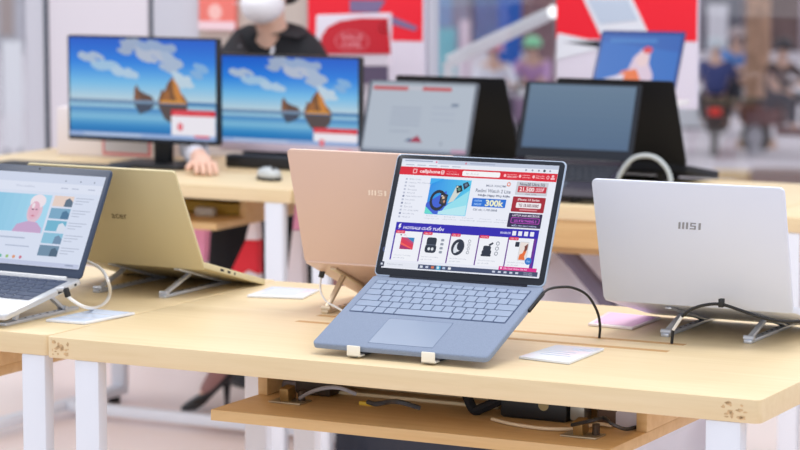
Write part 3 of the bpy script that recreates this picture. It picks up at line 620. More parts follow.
# ------------------------------------------------------------------ back tables: monitors
def wallpaper(card_left, card_top):
    u = UI(.474, .268)
    N = 26
    for i in range(N):
        a = i / N * .62; t = a / .62
        k = [(0, (30, 96, 206)), (.35, (44, 130, 226)), (.7, (120, 190, 236)), (1, (196, 216, 226))]
        for (t0, c0), (t1, c1) in zip(k, k[1:]):
            if t0 <= t <= t1: c = tuple(int(p + (q - p) * (t - t0) / (t1 - t0)) for p, q in zip(c0, c1)); break
        u.poly([(0, a), (1, a), (1, a + .62 / N + .001), (0, a + .62 / N + .001)], c, 1)
    for i in range(14):
        t = i / 13; a = .62 + i / 14 * .38
        k = [(0, (70, 128, 178)), (.15, (56, 122, 190)), (.45, (130, 190, 222)), (.75, (40, 130, 196)), (1, (24, 104, 170))]
        for (t0, c0), (t1, c1) in zip(k, k[1:]):
            if t0 <= t <= t1: c = tuple(int(p + (q - p) * (t - t0) / (t1 - t0)) for p, q in zip(c0, c1)); break
        u.poly([(0, a), (1, a), (1, a + .028), (0, a + .028)], c, 1)
    u.k = 2; rr = random.Random(7)
    def cloud(x, y, w, h, n, c):
        for _ in range(n): u.ell(x + rr.uniform(-w, w), y + rr.uniform(-h, h), rr.uniform(.025, .06), rr.uniform(.02, .045), c, 12, rot=20)
    cloud(.14, .2, .06, .02, 9, (172, 190, 214)); cloud(.26, .28, .07, .02, 9, (160, 196, 226)); cloud(.4, .34, .08, .025, 10, (176, 204, 228))
    cloud(.46, .09, .09, .05, 14, (158, 174, 202)); cloud(.58, .15, .08, .06, 14, (180, 190, 210)); cloud(.7, .2, .05, .12, 14, (168, 186, 212)); cloud(.62, .06, .12, .03, 8, (150, 172, 206)); cloud(.8, .4, .06, .05, 9, (190, 212, 228)); cloud(.92, .3, .05, .05, 6, (130, 176, 222))
    u.poly([(.45, .63), (.455, .5), (.47, .46), (.49, .52), (.53, .55), (.57, .57), (.595, .63)], (100, 72, 60)); u.poly([(.45, .63), (.458, .5), (.47, .46), (.485, .56), (.5, .63)], (130, 88, 64))
    u.poly([(.61, .64), (.625, .58), (.64, .5), (.66, .52), (.68, .44), (.7, .4), (.715, .37), (.73, .41), (.75, .45), (.77, .53), (.8, .58), (.82, .64)], (122, 80, 48)); u.poly([(.715, .37), (.73, .41), (.75, .45), (.77, .53), (.79, .6), (.74, .61), (.72, .52)], (204, 132, 58)); u.poly([(.64, .62), (.66, .53), (.69, .5), (.7, .62)], (160, 102, 54)); u.poly([(.62, .64), (.81, .64), (.79, .61), (.64, .61)], (214, 150, 62))
    u.rect(0, .62, .62, .65, (120, 150, 180)); u.rect(0, .66, 1, .7, (150, 196, 220))
    u.poly([(.45, .65), (.6, .65), (.56, .72), (.49, .76)], (66, 76, 96)); u.poly([(.61, .65), (.82, .65), (.8, .76), (.73, .86), (.66, .8)], (84, 72, 72))
    u.rect(0, .955, 1, 1, (150, 176, 220))
    cl, ct = card_left, card_top
    u.rect(cl, ct, 1, .955, (240, 236, 244)); u.rect(cl, ct, 1, ct + .06, (214, 30, 50)); u.text('MÀN HÌNH', cl + .02, ct + .015, .97, ct + .045, (240, 120, 130), .02)
    u.ell(cl + .06, ct + .17, .02, .04, (226, 70, 90)); u.text('%', cl + .05, ct + .15, cl + .07, ct + .19, (250, 230, 234)); u.rect(.86, ct + .25, .96, ct + .275, (224, 80, 100)); u.text('GIÁ TỐT', .86, ct + .3, .96, ct + .33, (150, 150, 170))
    u.rect(.1, .965, .5, .985, (190, 206, 232))
    return u
def monitor(label, x0, x1, z0, z1, y, chin, basekind, cl, ct, chinmat, standx):
    cx = (x0 + x1) / 2; R_, RM = thing('desktop_monitor', label, 'monitor', (standx, y + .06, TZ))
    b = MB(); b.plate(rrect(x0, x1, z0, z1, .006), 0, .022, .002, T(0, y + .022, TZ) @ RX(PI / 2)); b.build('housing', BLACKP, R_, RM)
    w = x1 - x0 - .014
    MB().box(x0 + .001, x1 - .001, y - .0015, y + .001, z0 + TZ + .001, z0 + TZ + chin, .0006).build('chin', chinmat, R_, RM)
    u = wallpaper(cl, ct); u.W, u.H = w, z1 - z0 - chin - .006
    u.build('display', R_, RM.inverted() @ T(cx, y - .0006, TZ + z0 + chin), emit=.9)
    MB().box(standx - .026, standx + .026, y + .035, y + .06, TZ + .012, TZ + z0 + .12, .004).build('neck', BLACKP, R_, RM)
    MB().box(standx - .03, standx + .03, y + .02, y + .04, TZ + z0 + .06, TZ + z0 + .13, .003).build('mount', BLACKP, R_, RM)
    MB().plate(rrect(standx - .12, standx + .12, y - .06, y + .11, .02), TZ, TZ + .012, .003).build('foot', BLACKP, R_, RM)
monitor('left desktop monitor showing a beach wallpaper and a red topped price panel', -1.726, -1.232, .067, .36, 2.55, .013, 0, .705, .7, BEZEL, -1.44)
monitor('right desktop monitor with pale chin showing the beach wallpaper', -1.334, -.884, .04, .31, 2.72, .026, 0, .685, .8, mat('pale_pink_chin', (226, 208, 222), .4), -1.15)
# box behind the left monitor
R_, RM = thing('carton', 'white carton with red framed grey window behind the left monitor', 'box', (-1.74, 2.76, TZ))
MB().box(-.16, .2, -.02, .14, 0, .14, .004).build('body', mat('white_carton', (236, 228, 232), .6), R_)
MB().box(-.0, .165, -.0215, -.0195, .008, .125, .0004).build('red_frame', mat('red_print', (216, 110, 120), .5), R_)
MB().box(.008, .157, -.0235, -.0213, .016, .125, .0004).build('grey_window', mat('grey_print2', (196, 196, 208), .4), R_)
# keyboards, bars, mouse
R_, RM = thing('keyboard', 'black slim keyboard on the back table under the left monitor', 'keyboard', (-1.62, 2.36, TZ))
MB().box(-.2, .2, -.05, .05, 0, .016, .004, RZ(.03)).build('case', BLACKP, R_)
kk = MB().box(-.192, .192, -.043, .043, .0155, .018, .001, RZ(.03)).build('key_field', mat('dark_grey_keys', (48, 50, 56), .6), R_)
R_, RM = thing('sound_bar', 'black sound bar standing under the right monitor', 'speaker', (-1.07, 2.662, TZ))
MB().box(-.2, .2, -.02, .02, 0, .036, .008).build('body', BLACKP, R_); MB().box(-.15, .15, -.0215, -.0195, .007, .029, .001).build('grille', mat('grille_cloth', (36, 36, 40), .9), R_)
R_, RM = thing('mouse', 'silver and black computer mouse on the back table', 'mouse', (-.985, 2.40, TZ), .9)
MB().sphere((0, 0, .004), (.03, .055, .016)).build('base', BLACKP, R_); MB().sphere((0, 0, .014), (.029, .053, .02)).build('shell', mat('silver_grey_shell', (190, 194, 196), .35), R_); MB().cyl((-.003, -.03, .03), (.003, -.03, .03), .006, n=12).build('wheel', DARKP, R_)

# ------------------------------------------------------------------ back laptops
def grey_page():
    u = UI(.3, .185); u.rect(0, 0, 1, 1, (176, 186, 200)); u.rect(0, 0, 1, .035, (150, 160, 172)); u.rect(.02, .06, .36, .12, (190, 92, 96)); u.rect(.5, .06, .78, .115, (190, 84, 88)); u.rect(.36, .07, .5, .1, (196, 190, 200))
    for i in range(5): u.rect(.23, .36 + i * .06, .52, .385 + i * .06, (160, 170, 188))
    for i in range(3): u.rect(.62, .34 + i * .09, .85, .36 + i * .09, (166, 176, 194))
    u.rect(.8, .29, .87, .33, (110, 126, 150)); u.rect(.24, .7, .44, .72, (158, 168, 186)); u.poly([(.43, .86), (.52, .76), (.57, .86)], (160, 44, 74)); u.poly([(.4, .85), (.45, .8), (.47, .85)], (60, 90, 130)); u.rect(.86, .94, 1, 1, (184, 150, 176)); u.rect(.75, .84, .76, .9, (120, 130, 150)); u.rect(0, .96, .86, 1, (150, 160, 178))
    return u
def plain_page():
    u = UI(.29, .165); u.rect(0, 0, 1, 1, (84, 110, 138))
    for i in range(10): u.rect(0, i / 10, 1, (i + 1) / 10, tuple(int(a + (b - a) * i / 9) for a, b in zip((92, 118, 144), (72, 100, 132))))
    u.rect(.38, .93, .62, .95, (78, 104, 132)); return u
DKLAP = mat('black_lid_metal', (17, 20, 28), .55, spec=.25); DKDECK = mat('glossy_dark_deck', (52, 44, 54), .15); DKKEY = mat('black_key', (34, 36, 46), .4)
GRLAP = mat('dark_grey_lid', (92, 98, 110), .4)
kbd = (-.14, .14, -.03, .0185, .012, DKKEY, mat('dark_key_gap', (16, 18, 24), .5), (-.05, .05, -.205, -.14, mat('dark_touchpad', (60, 66, 80), .3)))
laptop('open_laptop', 'laptop at the back showing a grey page with red bars', (-.585, 2.45, .08 + TZ), 0, .318, .215, .195, .3, math.radians(19), GRLAP, GRLAP, mat('grey_frame', (70, 78, 92), .35), kb=kbd, ui=grey_page(), disp=(.3, .185, .006), emit=.92)
laptop('open_laptop', 'black laptop seen from behind, back to back with the grey page laptop', (-.6, 2.79, .05 + TZ), PI, .325, .215, .238, .12, math.radians(24), DKLAP, DKLAP, BEZEL)
laptop('open_laptop', 'laptop at the back with a plain dark blue screen', (-.136, 2.45, .085 + TZ), 0, .318, .225, .2, .3, math.radians(19), DKLAP, DKDECK, BEZEL, kb=kbd, ui=plain_page(), disp=(.29, .165, .028), emit=.92)
laptop('open_laptop', 'black laptop seen from behind, back to back with the dark blue laptop', (-.125, 2.79, .05 + TZ), PI, .325, .24, .245, .15, math.radians(24), DKLAP, DKLAP, BEZEL, tb=.02)
def block_stand(label, x, y0, y1, h0, h1, tiltz):
    R_, RM = thing('wedge_stand', label, 'laptop stand', (x, (y0 + y1) / 2, TZ))
    for s in (-.08, .08):
        P = [(y0, 0), (y1, 0), (y1, h1), (y0, h0)]
        M = T(x + s - .006, 0, TZ) @ Matrix(((0, 0, 1, 0), (1, 0, 0, 0), (0, 1, 0, 0), (0, 0, 0, 1)))
        MB().plate(P, 0, .012, .001, M).build('side', BLACKP, R_, RM)
    MB().cyl((x - .08, (y0 + y1) / 2, TZ + .006), (x + .08, (y0 + y1) / 2, TZ + .006), .005).build('cross_rod', BLACKP, R_, RM)
def wb(hy, hz, t, tb, y): return hz - tb / math.cos(t) - abs(hy - y) * math.tan(t) - .0008
block_stand('black wedge stand under the grey page laptop', -.585, 2.27, 2.43, wb(2.45, .08, .3, .0085, 2.27), wb(2.45, .08, .3, .0085, 2.43), .3)
block_stand('black wedge stand under the dark blue screen laptop', -.136, 2.27, 2.43, wb(2.45, .085, .3, .0085, 2.27), wb(2.45, .085, .3, .0085, 2.43), .3)
block_stand('black wedge stand under the black laptop behind the grey page one', -.6, 2.8, 2.93, wb(2.79, .05, .12, .0085, 2.8), wb(2.79, .05, .12, .0085, 2.93), .12)
block_stand('black wedge stand under the black laptop behind the dark blue one', -.125, 2.8, 2.93, wb(2.79, .05, .15, .02, 2.8), wb(2.79, .05, .15, .02, 2.93), .15)
LOOP = mat('grey_white_cable', (176, 184, 188), .45)
pts = [ay(p[0], p[1], 2.36) for p in ((612, 192), (617, 181), (623, 169), (632, 159), (644, 155.5), (656, 158), (665, 166), (670, 176), (671, 187))] + [az(672, 199, TZ + .006)]
pts = [az(606, 200, TZ + .006)] + pts
centred(MB().tube(pts, .0058), 'security_cable', LOOP, 'thick grey white lock cable looped beside the dark blue laptop', 'cable')

# items on the left back table's shelf
SB = TZ - .105
def bsp(px, py, dz=0): return az(px, py, SB + dz)
for lab, px, py, m in (('yellow box on the back table shelf, left one', 202, 211, mat('ochre_carton', (186, 150, 50), .6)), ('yellow box on the back table shelf, right one', 228, 214, mat('ochre_carton', (186, 150, 50), .6))):
    c = bsp(px, py); centred(MB().box(-.045, .045, -.02, .03, 0, .03, .003, T(*c) @ RZ(.2)), 'small_carton', m, lab, 'box')
c = bsp(206, 216); centred(MB().box(-.03, .03, -.012, .012, 0, .024, .006, T(*c)), 'power_brick', mat('pale_grey_brick', (190, 184, 176), .5), 'pale grey power brick between the yellow boxes', 'adapter')

# ------------------------------------------------------------------ woman behind the monitors
def skin(name, V, E, parent, RM, m, sub=2, root=0):
    """V: (co, radius or (rx, ry)); grows one continuous surface around connected edges"""
    me = bpy.data.meshes.new(name); inv = RM.inverted()
    me.from_pydata([inv @ Vector(v[0]) for v in V], E, []); o = bpy.data.objects.new(name, me); col.objects.link(o); o.parent = parent
    md = o.modifiers.new('skin', 'SKIN'); md.use_smooth_shade = True
    for i, v in enumerate(V):
        r = v[1] if hasattr(v[1], '__len__') else (v[1], v[1]); me.skin_vertices[0].data[i].radius = r; me.skin_vertices[0].data[i].use_root = (i == root)
    s = o.modifiers.new('sub', 'SUBSURF'); s.levels = sub; s.render_levels = sub
    dg = bpy.context.evaluated_depsgraph_get(); dg.update(); nm = bpy.data.meshes.new_from_object(o.evaluated_get(dg))
    o.modifiers.clear(); o.data = nm; nm.name = name; nm.materials.clear(); nm.materials.append(m)
    for p in nm.polygons: p.use_smooth = True
    return o
SKIN = mat('light_skin', (226, 184, 164), .55); SKINL = mat('stocking_skin', (206, 158, 146), .6)
BLACKC = mat('black_cloth', (24, 25, 32), .85); MASK = mat('white_mask_cloth', (240, 240, 248), .8); HAIR = mat('black_hair', (26, 22, 22), .5); SLEEVE = mat('pale_grey_sleeve', (214, 214, 226), .8)
hc = ad(262, 3, 7.85)                          # mouth
wc = Vector((hc.x, hc.y, 0))
W_, WM = thing('person', 'person in black top and white face mask seated behind the monitors', 'person', (wc.x, wc.y + .1, 0))
def ww(x, y, z): return Vector((hc.x + x, hc.y + y, z))
fz = hc.z                                       # mouth height
hand0 = az(203, 163, TZ + .028)
elbow = Vector((hand0.x - .16, hand0.y + .2, TZ + .05))
shL, shR = ww(-.115, .09, fz - .15), ww(.105, .1, fz - .16)
heelA = az(231, 409, 0); toeA = az(181, 412, 0)
foot = heelA + (toeA - heelA) * .08 + Vector((0, 0, .15)); toe = heelA + (toeA - heelA) * .6 + Vector((0, 0, .035))
knee = Vector((foot.x + .02, foot.y + .03, .52)); knee2 = Vector((knee.x + .2, knee.y + .02, .52)); heelB = Vector((knee2.x + .2, knee2.y + .12, 0)); toeB = heelB + (toeA - heelA); foot2 = heelB + (toeB - heelB) * .08 + Vector((0, 0, .15))
V = [(ww(0, .16, .5), (.15, .12)), (ww(0, .15, .68), (.125, .1)), (ww(0, .12, .86), (.14, .095)), (ww(0, .1, fz - .165), (.11, .075)), (ww(0, .07, fz - .1), .047), (ww(0, .045, fz - .055), .047),
     (ww(0, .02, fz + .01), (.062, .075)), (ww(0, .035, fz + .09), (.074, .092)), (ww(0, .05, fz + .15), (.055, .07)),
     (shL, .042), (shL * .5 + elbow * .5 + Vector((-.02, .02, 0)), .043), (elbow, .034), (hand0 * .75 + elbow * .25, .025), (hand0, (.028, .017)),
     (shR, .042), (ww(.16, .1, .9), .036), (ww(.16, -.1, TZ + .05), .034), (ww(.12, -.2, TZ + .06), .026), (ww(.08, -.24, TZ + .055), (.03, .018)),
     (ww(-.09, .1, .52), .095), (knee, .062), (knee * .5 + foot * .5 + Vector((.0, .02, 0)), .052), (foot, .032), (toe * .5 + foot * .5 + Vector((0, 0, -.005)), (.026, .02)), (toe, .014),
     (ww(.09, .1, .52), .095), (knee2, .062), (knee2 * .5 + foot2 * .5 + Vector((0, .02, 0)), .05), (foot2, .032), (heelB + (toeB - heelB) * .5 + Vector((0, 0, .045)), .016)]
E_ = [(0, 1), (1, 2), (2, 3), (3, 4), (4, 5), (5, 6), (6, 7), (7, 8), (3, 9), (9, 10), (10, 11), (11, 12), (12, 13), (3, 14), (14, 15), (15, 16), (16, 17), (17, 18), (0, 19), (19, 20), (20, 21), (21, 22), (22, 23), (23, 24), (0, 25), (25, 26), (26, 27), (27, 28), (28, 29)]
# fingers of the visible hand, rooted in the palm
dirh = (hand0 - elbow).normalized()
side = Vector((0, 0, 1)).cross(dirh).normalized()
fingers = []
for k, (off, ln) in enumerate(((.02, .062), (.007, .07), (-.007, .066), (-.02, .052))):
    p0 = hand0 + side * off * .8; i0 = len(V)
    V += [(p0 + dirh * .03, .0095), (p0 + side * off * .4 + dirh * (.03 + ln * .5) + Vector((0, 0, .008)), .0085), (p0 + side * off * .5 + dirh * (.03 + ln * .95) + Vector((0, 0, -.016)), .007)]
    E_ += [(13, i0), (i0, i0 + 1), (i0 + 1, i0 + 2)]
i0 = len(V); V += [(hand0 + side * -.032 + dirh * .01, .011), (hand0 + side * -.048 + dirh * .04 + Vector((0, 0, -.01)), .009)]; E_ += [(13, i0), (i0, i0 + 1)]
body = skin('body', V, E_, W_, WM, SKIN)
inv = WM.inverted()
f_ = MB()
for s in (-1, 1): f_.sphere(ww(s * .031, -.055, fz + .075), (.014, .008, .007))
f_.build('eyes', mat('dark_eyes', (40, 30, 28), .3), body, WM)
f_ = MB(); f_.lathe([(.012, 0), (.01, .02), (.004, .045)], 12, T(*ww(0, -.062, fz + .025)) @ RX(.25)); f_.build('nose', SKIN, body, WM)
f_ = MB()
for s in (-1, 1): f_.sphere(ww(s * .078, .045, fz + .06), (.01, .022, .032))
f_.build('ears', SKIN, body, WM)
h_ = MB(); h_.sphere(ww(0, .065, fz + .11), (.088, .105, .122)); h_.sphere(ww(0, .15, fz + .06), (.06, .05, .07))
bmesh.ops.delete(h_.bm, geom=[v for v in h_.bm.verts if v.co.y < hc.y - .0 and v.co.z < fz + .15], context='VERTS')
h_.build('hair', HAIR, W_, WM)
m_ = MB(); m_.sphere(ww(0, .005, fz - .004), (.061, .083, .06)); m_.box(hc.x - .05, hc.x + .05, hc.y - .083, hc.y - .08, fz - .001, fz + .001, .0004); m_.build('face_mask', MASK, W_, WM)
top = [(ww(0, .16, .58), (.16, .13)), (ww(0, .15, .68), (.15, .12)), (ww(0, .12, .86), (.165, .115)), (ww(0, .1, fz - .17), (.135, .098)), (ww(0, .09, fz - .105), (.092, .08)), (shL, .088), (shL * .6 + elbow * .4 + Vector((-.02, .02, 0)), .064), (shR, .084), (ww(.165, .1, .93), .064), (ww(0, .075, fz - .07), (.066, .062))]
skin('black_top', top, [(0, 1), (1, 2), (2, 3), (3, 4), (3, 5), (5, 6), (3, 7), (7, 8), (4, 9)], W_, WM, BLACKC)
mid = shL * .45 + elbow * .55 + Vector((-.02, .02, 0))
skin('sleeve', [(mid, .052), (elbow, .044), (hand0 * .7 + elbow * .3, .033)], [(0, 1), (1, 2)], W_, WM, SLEEVE)
skin('skirt', [(ww(0, .16, .56), (.16, .13)), (ww(0, .14, .48), (.17, .13)), (ww(-.09, .08, .5), .11), (knee + Vector((0, -.01, .02)), .105), (knee + Vector((0, 0, -.2)), .1), (ww(.09, .08, .5), .11), (knee2 + Vector((0, -.01, .02)), .105), (knee2 + Vector((0, 0, -.2)), .1)], [(0, 1), (1, 2), (2, 3), (3, 4), (1, 5), (5, 6), (6, 7)], W_, WM, BLACKC)
lan = MB(); lan.tube([ww(-.06, -.035, fz - .13), ww(-.05, -.075, fz - .22), ww(0, -.09, fz - .36), ww(.05, -.075, fz - .22), ww(.06, -.035, fz - .13)], .005); lan.build('lanyard', mat('grey_lanyard', (196, 196, 206), .6), W_, WM)
PATENT = mat('black_patent', (18, 18, 26), .3)
def pump(heel, toe):
    d = toe - heel; d.z = 0; L_ = d.length; d.normalize(); n_ = Vector((-d.y, d.x, 0)); bm = bmesh.new(); rings = []
    for s_, zb, zt, hw in ((-.04, .088, .128, .016), (.06, .08, .132, .024), (.2, .066, .112, .027), (.38, .042, .08, .027), (.55, .018, .056, .03), (.72, .004, .042, .032), (.86, .003, .03, .025), (.96, .003, .02, .012), (1.0, .004, .012, .004)):
        c = Vector((heel.x, heel.y, 0)) + d * (s_ * L_); zc, zr = (zb + zt) / 2, (zt - zb) / 2
        rings.append([bm.verts.new(c + n_ * hw * math.cos(t * PI / 6) + Vector((0, 0, zc + zr * math.sin(t * PI / 6)))) for t in range(12)])
    for A, B in zip(rings, rings[1:]):
        for k in range(12): bm.faces.new((A[k], A[(k + 1) % 12], B[(k + 1) % 12], B[k]))
    bm.faces.new(rings[0]); bm.faces.new(rings[-1][::-1]); bmesh.ops.recalc_face_normals(bm, faces=bm.faces[:])
    mb = MB(); mb.add(bm); o = mb.build('high_heel_shoe', PATENT, W_, WM)
    hb = Vector((heel.x, heel.y, 0)) + d * .012
    MB().cyl(hb, hb + Vector((0, 0, .088)), .005, .013, n=12).build('stiletto_heel', PATENT, o, WM)
pump(heelA, toeA); pump(heelB, toeB)
STK = mat('dark_stocking', (168, 124, 122), .6)
for kn, h_, t_ in ((knee, heelA, toeA), (knee2, heelB, toeB)):
    dd = (t_ - h_); dd.z = 0
    skin('stocking', [(kn - Vector((0, 0, .06)), .06), (kn * .5 + h_ * .5 + Vector((0, .02, .08)), .057), (h_ + dd * .08 + Vector((0, 0, .15)), .035), (h_ + dd * .3 + Vector((0, 0, .095)), .03), (h_ + dd * .55 + Vector((0, 0, .045)), .022)], [(0, 1), (1, 2), (2, 3), (3, 4)], W_, WM, STK)
R_, RM = thing('stool', 'black stool the masked person sits on', 'stool', (hc.x, hc.y + .16, 0))
MB().lathe([(.16, .37), (.18, .375), (.18, .4), (.16, .41)], 28).build('seat', BLACKP, R_)
MB().cyl((0, 0, .03), (0, 0, .372), .025).build('post', mat('dark_chrome', (90, 92, 98), .3, .8), R_); MB().lathe([(.2, 0), (.2, .012), (.04, .035)], 28).build('base', BLACKP, R_)

# ------------------------------------------------------------------ things under and behind the back tables
def pbag(name, label, cat, px, y, thick, mats, split=None):
    """standing folded bag: outline from the front, real thickness"""
    P = [ay(a, b, y) for a, b in px]; cx = sum(p.x for p in P) / len(P)
    R_, RM = thing(name, label, cat, (cx, y, 0))
    return R_, RM, P
def slab(poly, y, th, m, name, R_, RM): MB().plate([(p[0], p[1]) for p in poly], 0, th, .003, T(0, y + th, 0) @ RX(PI / 2)).build(name, m, R_, RM)
def fp(px, py, y): p = ay(px, py, y); return (p.x, p.z)
REDB = mat('red_cloth', (228, 40, 58), .7); WHB = mat('white_cloth', (240, 234, 242), .8); PKB = mat('pink_cloth', (238, 160, 196), .8)
def hanging(label, y, px, ztop, parts):
    x = ay(px, 260, y).x; R_, RM = thing('hanging_cloth', label, 'cloth', (x, y, .3))
    for nm, m, pl in parts: slab([fp(*p, y) if p[1] is not None else (ay(p[0], 260, y).x, p[2]) for p in pl], y, .03, m, nm, R_, RM)
ys = 2.5
hanging('red cloth with white ends hanging under the back table by its leg', ys, 246, .627, (('top_end', WHB, [(250, None, .6265), (256, None, .6265), (257, 240), (245, 240)]), ('red_middle', REDB, [(245, 240.4), (257, 240.4), (257.5, 274), (248, 270), (240, 275), (231, 270)]), ('lower_end', WHB, [(231, 270.4), (240, 275.4), (248, 270.4), (257.5, 274.4), (259, 330), (222, 330)])))
hanging('white cloth with pink top hanging behind the rose laptop', ys, 294, .71, (('top_end', PKB, [(297, None, TZ - TT - .0005), (300, None, TZ - TT - .0005), (301, 230), (292, 230)]), ('lower_end', WHB, [(292, 230.4), (301, 230.4), (304, 330), (280, 330)])))
hanging('pink cloth hanging under the back table beside the gold laptop', ys, 199, .627, (('top_end', PKB, [(192, None, .6265), (207, None, .6265), (203, 262), (196, 262)]), ('lower_end', WHB, [(196, 262.4), (203, 262.4), (205, 330), (192, 330)])))
def pack(name, label, px0, px1, y0, dep_, z1, m, lidm=None):
    x0, x1 = ay(px0, 300, y0).x, ay(px1, 300, y0).x
    R_, RM = thing(name, label, 'box', ((x0 + x1) / 2, y0 + dep_ / 2, 0))
    MB().box(x0, x1, y0, y0 + dep_, 0, z1 - .03, .006).build('body', m, R_, RM); MB().box(x0 - .004, x1 + .004, y0 - .004, y0 + dep_ + .004, z1 - .03, z1, .006).build('lid', lidm or m, R_, RM)
pack('storage_box', 'tall black storage box under the back left table', 203, 292, 3.9, .25, .6, mat('black_box_plastic', (24, 25, 30), .6))
pack('storage_box', 'low black storage box on the floor under the back middle table', 334, 474, 2.3, .3, .3, mat('navy_black_plastic', (38, 42, 56), .5))
# crumpled plastic sheet over stock under the right back tables
def drape(label, x0, x1, y0, y1, z1, seed, m):
    bm = bmesh.new(); nx, ny = 60, 40; rr = random.Random(seed); ph = [rr.uniform(0, 6) for _ in range(8)]
    g_ = []
    for i in range(nx + 1):
        row = []
        for j in range(ny + 1):
            s = i / nx; t = j / ny; x = x0 + (x1 - x0) * s
            f = math.sin(5 * s + 6 * t + ph[0]) * .8 + math.sin(11 * s - 7 * t + ph[1]) * .3 + math.sin(23 * s + 4 * t + ph[2]) * .2
            if t < .65: z = z1 * t / .65; yy = y0 + .07 * f * (1 - .4 * t)
            else: u_ = (t - .65) / .35; z = z1 + .03 * f; yy = y0 + (y1 - y0) * u_ + .07 * f * .74 * (1 - u_)
            row.append(bm.verts.new((x + .03 * math.sin(9 * t + ph[3]), yy, max(z, .002))))
        g_.append(row)
    for i in range(nx):
        for j in range(ny): bm.faces.new((g_[i][j], g_[i + 1][j], g_[i + 1][j + 1], g_[i][j + 1]))
    bmesh.ops.solidify(bm, geom=bm.faces[:], thickness=.004)
    mb = MB(); mb.bm.free(); mb.bm = bm; return centred(mb, 'plastic_sheet', m, label, 'sheet')
drape('crumpled white plastic sheet under the back middle table', -.2, .27, 2.42, 2.75, .60, 3, mat('white_plastic_film', (246, 243, 250), .3))
drape('crumpled white plastic sheet under the back right table', .55, 1.1, 2.42, 2.75, .6, 8, mat('white_plastic_film', (246, 243, 250), .3))
pack('carton', 'white and pink carton on the floor behind the blue laptop', 520, 556, 1.9, .14, .52, mat('white_pink_board', (246, 226, 230), .6), mat('coral_lid', (240, 140, 148), .6))

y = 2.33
centred(MB().tube([ay(560, 246, y), ay(575, 262, y), ay(590, 280, y), ay(606, 301, y), ay(612, 330, y), ay(606, 420, y)], .022), 'diagonal_tube', mat('violet_grey_matte', (112, 104, 122), .9), 'violet grey tube running diagonally before the white plastic sheet', 'cloth')  # dark diagonal band before the sheet, drawn as a tube
# ------------------------------------------------------------------ posters and signs on the back wall
def poster(label, p0, p1, zb_px, split_px, y, build):
    x0, x1 = ay(p0, 60, y).x, ay(p1, 60, y).x; z0 = ay((p0 + p1) / 2, zb_px, y).z; z1 = 2.35
    R_, RM = thing('poster_board', label, 'poster', ((x0 + x1) / 2, y, z0))
    MB().box(x0, x1, y, y + .02, z0, z1, .003).build('board', mat('white_poster_board', (232, 228, 244), .5), R_, RM)
    zs = ay((p0 + p1) / 2, split_px, y).z
    MB().box(x0 + .001, x1 - .001, y - .002, y + .001, zs, z1 - .001).build('red_field', mat('poster_red', (238, 16, 44), .45), R_, RM)
    build(R_, RM, x0, x1, z0, zs, z1, y)
def flat(R_, RM, px, y, m, name, th=.002): MB().plate([fp(a, b, y) for a, b in px], 0, th, 0, T(0, y, 0) @ RX(PI / 2)).build(name, m, R_, RM)
VIO = mat('violet_grey_print', (124, 108, 150), .5); PALE = mat('pale_blue_print2', (190, 204, 224), .5); PALEW = mat('pale_white_print', (226, 230, 240), .5)
def pb1(R_, RM, x0, x1, z0, zs, z1, y):
    flat(R_, RM, [(350, 0), (386, 0), (378, 13), (350, 12)], y - .0025, VIO, 'printed_device'); flat(R_, RM, [(385, 13), (418, 27), (415, 31), (385, 22)], y - .0025, VIO, 'printed_shadow')
    flat(R_, RM, [(306, 64), (388, 66), (388, 84), (306, 82)], y - .0025, mat('dark_violet_print', (92, 80, 108), .5), 'printed_band')
poster('red and white poster above the right monitor', 308, 423, 84, 40, YW - .021, pb1)
def pb2(R_, RM, x0, x1, z0, zs, z1, y):
    flat(R_, RM, [(583, -2), (632, -2), (648, 32), (604, 42)], y - .0025, PALEW, 'printed_phone'); flat(R_, RM, [(588, 0), (628, 0), (638, 20), (600, 24)], y - .005, PALE, 'printed_screen')
    flat(R_, RM, [(558, 33), (600, 42), (604, 48), (556, 60)], y - .0025, PALEW, 'printed_slope'); flat(R_, RM, [(563, 42), (608, 41), (602, 48)], y - .0025, VIO, 'printed_shadow')
    flat(R_, RM, [(604, 74), (612, 45), (617, 48), (610, 76)], y - .0025, mat('blue_print', (70, 120, 190), .5), 'printed_edge')
poster('red and white poster with tilted phone behind the blue screened laptop', 556, 697, 107, 40, YW + .024, pb2)
# small orange poster at the left
x0, x1 = ay(199, 20, YW - .02).x, ay(235, 20, YW - .02).x; z0 = ay(217, 30, YW - .02).z
R_, RM = thing('poster_board', 'small coral poster left of the masked person', 'poster', ((x0 + x1) / 2, YW - .02, z0))
MB().box(x0, x1, YW - .022, YW - .0005, z0, z0 + .5, .003).build('board', mat('coral_print', (246, 130, 120), .5), R_, RM)
MB().cyl(ay(215, 12, YW - .023), ay(215, 12, YW - .023) + Vector((0, .003, 0)), .028, n=24).build('printed_face', mat('pale_coral_print', (250, 196, 190), .5), R_, RM)
MB().box(x0, x1, YW - .024, YW - .021, z0, z0 + .03).build('pale_strip', mat('pale_pink_strip', (244, 214, 222), .5), R_, RM)
